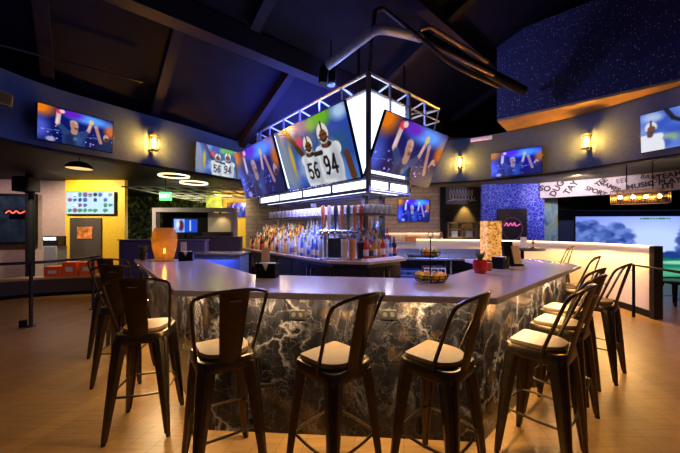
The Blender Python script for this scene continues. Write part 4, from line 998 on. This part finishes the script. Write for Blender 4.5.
# ------------------------------------------------------------------ inside the bar: steel stations
cb = empty('cooler_cabinet', (-2.40, 5.75, 0), 'low steel cooler lit blue behind the left arm of the bar', 'cooler')
MB().box((0, 0, .52), (1.15, .5, 1.04)).build('body', mat('blue_lit_steel', (.16, .22, .42), .35, .5), cb, bevel=.006); MB().box((0, -.01, 1.055), (1.2, .54, .03)).build('top', M['steel'], cb)  # blue light put into the base colour of the steel
for s in (-1, 1): d = MB().box((s*.28, -.26, .55), (.54, .02, .8)).build('door', mat('blue_lit_door', (.10, .16, .40), .3, .3), cb, bevel=.004); MB().tube([(s*.05, -.285, .5), (s*.05, -.285, .8)], .008, 6).build('handle', M['steel'], d)  # doors carry the same blue light in their colour
st = empty('steel_bar_station', (2.2, 6.1, 0), 'steel work station lit blue behind the right arm of the bar', 'work station', R(-8))
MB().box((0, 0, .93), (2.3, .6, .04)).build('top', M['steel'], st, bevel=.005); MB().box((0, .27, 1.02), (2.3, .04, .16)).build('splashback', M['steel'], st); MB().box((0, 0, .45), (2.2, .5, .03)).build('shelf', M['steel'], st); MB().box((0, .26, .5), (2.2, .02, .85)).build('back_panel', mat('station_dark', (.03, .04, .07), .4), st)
for sx in (-1.1, 0, 1.1):
    for sy in (-.25, .25): MB().tube([(sx, sy, 0), (sx, sy, .92)], .02, 8).build('leg', M['steel'], st)
MB().box((-.55, -.02, .96), (.5, .36, .02)).build('ice_well', M['black'], st)
crates = [(-.8, .47, (.42, .38, .22), 'blue'), (-.3, .47, (.4, .38, .28), 'white'), (.25, .47, (.42, .38, .20), 'dark'), (.75, .47, (.4, .38, .26), 'blue')]
rzs = Matrix.Rotation(R(-8), 3, 'Z')
for i, (x, z, d, nm) in enumerate(crates):
    q = Vector((2.2, 6.1, 0))+rzs @ Vector((x, -.02, z)); mb = MB()
    mb.box((0, 0, .012), (d[0], d[1], .02))
    for zz in (.06, .12, d[2]-.01):
        mb.box((0, -d[1]/2, zz), (d[0], .012, .025)); mb.box((0, d[1]/2, zz), (d[0], .012, .025)); mb.box((-d[0]/2, 0, zz), (.012, d[1], .025)); mb.box((d[0]/2, 0, zz), (.012, d[1], .025))
    for sx in (-1, -.33, .33, 1):
        for sy in (-1, 1): mb.box((sx*d[0]/2, sy*d[1]/2, d[2]/2), (.014, .014, d[2]))
    tag(mb.build('glass_crate', {'blue': mat('blue_crate', (.10, .18, .5), .5), 'white': M['chalk'], 'dark': M['black']}[nm], loc=q, rz=R(-8)), '%s plastic glass crate, %s from the left under the steel station' % (nm, nth(i)), 'crate', 'crates under the steel station')
# lit pass counter at the kitchen
kc = empty('pass_counter', (3.1, 9.17, 0), 'pale lit counter in front of the kitchen opening', 'counter')
MB().box((-.45, .35, .55), (2.9, .4, 1.1)).build('body', M['cream'], kc); MB().box((-.45, .33, 1.12), (3.0, .46, .04)).build('top', M['quartz'], kc)
strip_light('led_and_fill_strip', (1.2, 9.82, 1.42), (4.2, 9.82, 1.42), (0, -.3, -1), .04, 10, (1, .8, .5))
sh = empty('kitchen_shelf', (4.35, 10.2, 0), 'wooden shelf unit with small lit openings in the kitchen', 'shelf unit')
for z in (1.25, 1.52, 1.74): MB().box((0, 0, z), (1.5, .3, .05)).build('shelf_board', M['wood'], sh)
for x in (-.72, -.25, .25, .72): MB().box((x, 0, .87), (.05, .3, 1.74)).build('upright', M['wood'], sh)
spot('kitchen_spot', (4.5, 10.62, 2.57), (4.5, 10.84, 1.7), 90, (1, .68, .2), 62)
kl = empty('downlight', (4.5, 10.62, 2.60), 'small round downlight above the kitchen shelf', 'lamp'); MB().lathe([(.05, 0), (.06, .02), (.06, .1), (.05, .12)], n=14).tube([(0, 0, .12), (0, 0, .42)], .012, 6).build('housing', M['black'], kl); MB().lathe([(.001, -.002), (.045, -.002), (.045, .002)], n=14).build('bulb', M['bulb'], kl)
for i, (x, m_, nm) in enumerate(((-.5, M['paper'], 'white'), (0, M['paper'], 'white'), (.48, M['tanpaper'], 'tan'))):
    tag(MB().box((0, 0, .09), (.2, .15, .18)).box((0, 0, .185), (.22, .17, .015)).build('food_box', m_, loc=(4.35+x, 10.15, 1.276)), '%s food box, %s from the left on the kitchen shelf' % (nm, nth(i)), 'box', 'boxes on the kitchen shelf')
tag(MB().box((0, 0, .07), (.42, .2, .14)).box((0, 0, .15), (.44, .22, .02)).build('bread_crate', mat('orange_crate', (.55, .20, .05), .6), loc=(2.25, 9.5, 1.141)), 'orange brown crate on the lit pass counter', 'crate')
bt = BK[5]; o = bpy.data.objects.new('bottle', bt[3]); C.objects.link(o); o.location = (3.2, 9.42, 1.141); tag(o, 'red and white bottle standing on the lit pass counter', 'bottle')
# poster on the blue wall
ps = empty('poster', (5.19, 9.05, 1.62), 'dark framed poster with a pink neon script on the blue wall', 'poster', R(-8))
MB().box((0, 0, 0), (.82, .03, 1.05)).build('panel', mat('poster_black', (.02, .018, .03), .3), ps)
MB().tube([(.28*math.cos(t), -.025, -.08+.34*math.sin(t)) for t in [2*math.pi*i/30 for i in range(30)]], .012, 6, closed=True).build('ring', mat('poster_ring', (.25, .10, .16), .4), ps)
MB().tube(crom([(-.22, -.025, .0), (-.16, -.025, .10), (-.12, -.025, 0), (-.05, -.025, .09), (0, -.025, .01), (.06, -.025, .10), (.10, -.025, .0), (.22, -.025, .06)], 5), .016, 6).build('script', M['neonpink'], ps)

# ------------------------------------------------------------------ sconces
def sconce(loc, rz, lab):
    e = empty('wall_sconce', loc, lab, 'wall lamp', rz, 'sconces on the bulkhead wall')
    MB().box((0, .0, 0), (.05, .02, .30)).build('back_plate', M['bronze'], e)
    mb = MB()
    for sx in (-.055, .055):
        for y in (-.03, -.14): mb.box((sx, y, 0), (.007, .007, .24))
    for z in (-.12, .12): mb.box((0, -.085, z), (.12, .12, .008))
    mb.build('cage', M['bronze'], e); MB().box((0, -.03, .0), (.03, .05, .02)).build('arm', M['bronze'], e)
    MB().lathe([(.012, -.07), (.026, -.02), (.028, .02), (.012, .07)], (0, -.085, 0), 12).build('bulb', M['sconce'], e)
sconce((-3.155, 5.02, 2.94), R(54), 'lit caged sconce on the bulkhead wall between the two left televisions')
sconce((2.685, 6.715, 3.0), R(-24), 'lit caged sconce on the bulkhead wall just right of the cage')
sconce((4.32, 5.22, 3.03), R(-58), 'lit caged sconce between the two right bulkhead televisions')
tag(MB().box((0, 0, 0), (.42, .05, .07)).box((0, -.03, 0), (.36, .02, .03)).build('strip_lamp', mat('lilac_plastic', (.5, .42, .55), .4, em=(.5, .35, .7), es=.3), loc=(3.05, 6.48, 3.47), rz=R(-30)), 'short pale fitting at the top of the bulkhead right of the sconce', 'fitting')
ds = empty('wall_speaker', (-3.82, 3.25, 2.98), 'dark wedge speaker cut by the left edge, on the bulkhead wall', 'speaker', R(88))
MB().box((0, 0, 0), (.34, .20, .15), 0, R(12)).build('body', mat('brown_black', (.03, .022, .02), .5), ds, bevel=.012); MB().box((0, -.105, -.02), (.28, .012, .11), 0, R(12)).build('grille', M['black'], ds); MB().box((0, .11, 0), (.08, .08, .06)).build('bracket', M['black'], ds)

# pendants on the left
pd = empty('dome_pendant', (-4.69, 5.4, 2.60), 'shallow lit dome pendant under the left bulkhead', 'lamp')
MB().lathe([(.205, .0), (.195, .05), (.14, .10), (.05, .13), (.02, .135)], n=24, cap=False).build('shade', M['bronze'], pd); MB().lathe([(.001, .008), (.19, .008), (.195, .012)], n=24, cap=False).build('diffuser', M['domelight'], pd); MB().tube([(0, 0, .15), (0, 0, .30)], .008, 6).build('rod', M['black'], pd)
def ring(loc, r_, lab):
    e = empty('ring_pendant', loc, lab, 'lamp', 0, 'ring pendants'); mb = MB(); n = 32
    mb.loft([[(rr*math.cos(2*math.pi*i/n), rr*math.sin(2*math.pi*i/n), z) for i in range(n)] for rr, z in ((r_, -.014), (r_, .014), (r_-.03, .014), (r_-.03, -.014))], closed=True); mb.build('ring', M['ringlight'], e)
    mb = MB()
    for k in range(3): a = 2*math.pi*k/3; mb.tube([((r_-.03)*math.cos(a), (r_-.03)*math.sin(a), .03), (0, 0, 2.9-loc[2])], .003, 4)
    mb.build('cable', M['black'], e)
ring((-3.87, 7.0, 2.76), .33, 'lit ring pendant on the left, the farther of the pair'); ring((-3.36, 6.9, 2.58), .30, 'lit ring pendant nearest the cage under the bulkhead')
# amber cage pendant, right
cp_ = empty('cage_pendant', (5.84, 5.85, 2.02), 'long amber caged pendant with four bulbs in front of the golf bay', 'lamp', R(-20))
mb = MB()
for z in (0, .13, .26): 
    for y in (-.13, .13): mb.box((0, y, z), (.80, .012, .012))
    for x in (-.40, .40): mb.box((x, 0, z), (.012, .26, .012))
for i in range(9):
    for y in (-.13, .13): mb.box((-.40+i*.10, y, .13), (.008, .008, .26))
mb.build('cage', M['brass'], cp_)
mb = MB()
for y in (-.13, .13):
    for k in range(33): mb.box((-.39+k*.0244, y, .13), (.004, .004, .25))
    for k in range(10): mb.box((0, y, .012+k*.026), (.79, .004, .004))
mb.build('wire_mesh', M['brass'], cp_)
for x in (-.30, -.10, .10, .30): MB().sphere((x, 0, .13), .035, 10).build('bulb', mat('pendant_bulb', (1, .8, .4), .4, em=(1, .55, .15), es=60), cp_)
mb = MB()
for x in (-.2, .2): mb.tube([(x, 0, .26), (x, 0, .86)], .008, 6)
mb.tube([(-.2, 0, .86), (.2, 0, .86)], .008, 6); mb.build('hanger', M['black'], cp_)

# ------------------------------------------------------------------ left far zone things
sgn = empty('exit_sign', (-4.65, 8.0, 2.28), 'lit green exit sign hanging left of the cage', 'sign'); MB().box((0, 0, .12), (.30, .06, .22)).build('body', M['green'], sgn); text_mesh('lettering', 'EXIT', .14, mat('exit_white', (.9, 1, .9), .5, em=(.8, 1, .8), es=1.6), sgn, (0, -.034, .12), (R(90), 0, 0)); MB().tube([(0, 0, .23), (0, 0, .62)], .008, 6).build('rod', M['black'], sgn)
d1 = structure(MB().box((0, 0, .92), (.86, .05, 1.84)).build('door_1', M['darkwood'], loc=(-7.08, 8.36, 0))); MB().box((0, -.03, 1.42), (.42, .02, .34)).build('picture', mat('food_picture', (.45, .15, .04), .4, var=.7, scale=9), d1)
cs = structure(MB().tube([(-7.85, 7.6, 0), (-7.85, 7.6, 2.9)], .09, 14).build('trim_8', M['black']))
spk = empty('column_speaker', (-7.69, 7.35, 2.42), 'big square black speaker box on the dark column at the left', 'speaker'); MB().box((0, 0, .2), (.40, .30, .36)).build('body', M['black'], spk, bevel=.01); MB().box((0, -.155, .2), (.36, .012, .32)).build('grille', mat('grille_black', (.02, .02, .02), .8), spk); MB().box((0, .14, .2), (.1, .12, .1)).build('bracket', M['black'], spk)
vm = empty('ticket_machine', (-7.35, 7.75, 0), 'grey machine with a lit white display by the left wall', 'machine'); MB().box((0, 0, .55), (.34, .3, 1.1)).build('body', mat('machine_grey', (.18, .18, .20), .4), vm, bevel=.02); MB().box((0, -.02, 1.22), (.38, .26, .26)).build('head', M['blackgloss'], vm, bevel=.02); MB().box((0, -.155, 1.28), (.30, .012, .07)).build('display', M['whitelight'], vm)
rs = empty('neon_sign', (-8.72, 8.08, 1.98), 'small glowing red sign in the left window', 'sign', R(12)); MB().box((0, 0, 0), (.55, .03, .13)).build('panel', M['black'], rs); MB().tube(crom([(-.22, -.025, -.03), (-.14, -.025, .03), (-.06, -.025, -.03), (.02, -.025, .03), (.1, -.025, -.03), (.22, -.025, .03)], 4), .014, 6).build('tube', M['redlight'], rs)
# ledge with red cartons
lp = crom([(-8.6, 5.4), (-7.6, 6.1), (-6.7, 6.75), (-5.6, 7.1), (-4.7, 7.2)], 5)
lg = empty('bench_ledge', (-6.5, 6.8, 0), 'low curved brown ledge along the left edge of the floor', 'bench'); wpart(MB().ribbon(lp, .08, .38, .4), 'body', M['darkwood'], lg); wpart(MB().ribbon(lp, .38, .42, .42), 'top', M['wood'], lg); wpart(MB().ribbon(off(lp, .03), 0, .08, .36), 'plinth', M['black'], lg)
for i, (x, y, w_, h_, lab) in enumerate(((-6.62, 6.98, .30, .24, 'leftmost red carton on the low ledge'), (-6.32, 7.08, .26, .33, 'middle red carton on the low ledge, the tallest'), (-6.02, 7.18, .26, .32, 'right red carton on the low ledge'))):
    mb = MB(); mb.m(0).box((0, 0, h_/2), (w_, .26, h_)); mb.m(1).box((0, -.132, h_*.5), (w_*.5, .004, h_*.3)); tag(mb.build('carton', [M['redbox'], M['chalk']], loc=(x, y, .421), rz=R(18)), lab, 'box', 'red cartons on the ledge')
tag(MB().box((0, 0, .02), (.34, .22, .04)).box((0, 0, .05), (.30, .2, .02)).build('tray', M['tanpaper'], loc=(-5.6, 7.3, .421), rz=R(10)), 'pale flat tray on the low ledge right of the cartons', 'tray')
# glass railing at the left
rl = empty('glass_railing', (-5.0, 4.7, 0), 'dark handrail with posts and glass panels at the left edge', 'railing')
rp_ = crom([(-6.2, 3.6), (-5.6, 4.2), (-4.80, 4.66), (-4.66, 5.3), (-4.70, 5.85)], 5)
wpart(MB().tube([(x, y, .99) for x, y in rp_], .022, 8), 'handrail', M['bronze'], rl)
for x, y in ((-4.80, 4.66), (-6.0, 3.82), (-4.69, 5.7)): wpart(MB().tube([(x, y, 0), (x, y, .98)], .024, 10).lathe([(.06, 0), (.06, .012), (.03, .02)], (x, y, 0), 14), 'post', M['bronze'], rl)
clear = newmat('railing_glass', .03); gb = clear[2]; gb.inputs['Transmission Weight'].default_value = 1; gb.inputs['IOR'].default_value = 1.05; gb.inputs['Base Color'].default_value = (.85, .92, .95, 1)
for a, b in (((-5.95, 3.86), (-5.45, 4.28)), ((-5.35, 4.34), (-4.88, 4.62))):
    d = Vector((b[0]-a[0], b[1]-a[1])); n_ = Vector((-d.y, d.x)).normalized()*.008
    wpart(MB().prism([a, b, (b[0]+n_.x, b[1]+n_.y), (a[0]+n_.x, a[1]+n_.y)], .08, .92), 'glass_panel', clear[0], rl)
    wpart(MB().box((b[0], b[1], .06), (.08, .07, .10), math.atan2(d.y, d.x)), 'clamp', M['black'], rl)
# metal handrail at the right
rr_ = empty('handrail', (5.05, 5.15, 0), 'dark metal handrail standing before the golf bay', 'railing')
wpart(MB().tube([(5.06, 5.17, 0), (5.06, 5.17, .9), (4.82, 4.25, .9), (4.82, 3.2, .9), (4.82, 3.2, 0)], .022, 8), 'rail', M['black'], rr_)
# booths behind the left arm
def booth(loc, rz, w_, lab, h_=1.22):
    e = empty('booth_seat', loc, lab, 'booth', rz)
    MB().box((0, .22, h_/2), (w_, .16, h_)).build('back', M['purple'], e, bevel=.03); MB().box((0, -.08, .24), (w_, .5, .48)).build('seat', M['purple'], e, bevel=.03)
    MB().box((0, .22, h_+.012), (w_+.02, .19, .025)).build('cap', mat('plum_trim', (.16, .12, .18), .4), e)
booth((-3.85, 6.35, 0), R(0), 1.9, 'long plum booth back behind the left end of the bar', 1.27)
booth((-3.35, 8.05, 0), 0, 1.3, 'plum booth back just in front of the pale portal', 1.30)
# pale portal frame with lit alcove
pf = empty('portal_frame', (-4.35, 9.0, 0), 'pale lilac portal frame around a dark niche behind the booths', 'partition')
MB().box((0, 0, 2.10), (2.45, .2, .12)).box((-1.17, 0, 1.02), (.11, .2, 2.04)).box((1.17, 0, 1.02), (.11, .2, 2.04)).build('frame', M['lilac'], pf)
MB().box((-.45, .3, 1.02), (1.4, .05, 2.04)).build('dark_panel', M['black'], pf); MB().box((.72, .3, 1.02), (.9, .05, 2.04)).build('lit_panel', M['cream'], pf); MB().box((.72, .05, .72), (.9, .3, 1.44)).build('counter', M['darkwood'], pf)
spot('niche_spot', (-3.63, 9.08, 2.02), (-3.63, 9.27, 1.4), 16, (1, .72, .3), 95)
nl = empty('niche_lamp', (-3.63, 9.10, 1.98), 'tiny downlight in the pale portal niche', 'lamp'); MB().lathe([(.03, 0), (.035, .06)], n=12).build('housing', M['black'], nl)
gp = tag(MB().box((0, 0, .32), (.52, .05, .64)).build('green_glass_panel', mat('green_yellow_glass', (.30, .36, .06), .3, var=.5, scale=6), loc=(-4.15, 9.9, 2.2)), 'mottled green yellow glass panel hanging beside the mustard wall', 'panel')
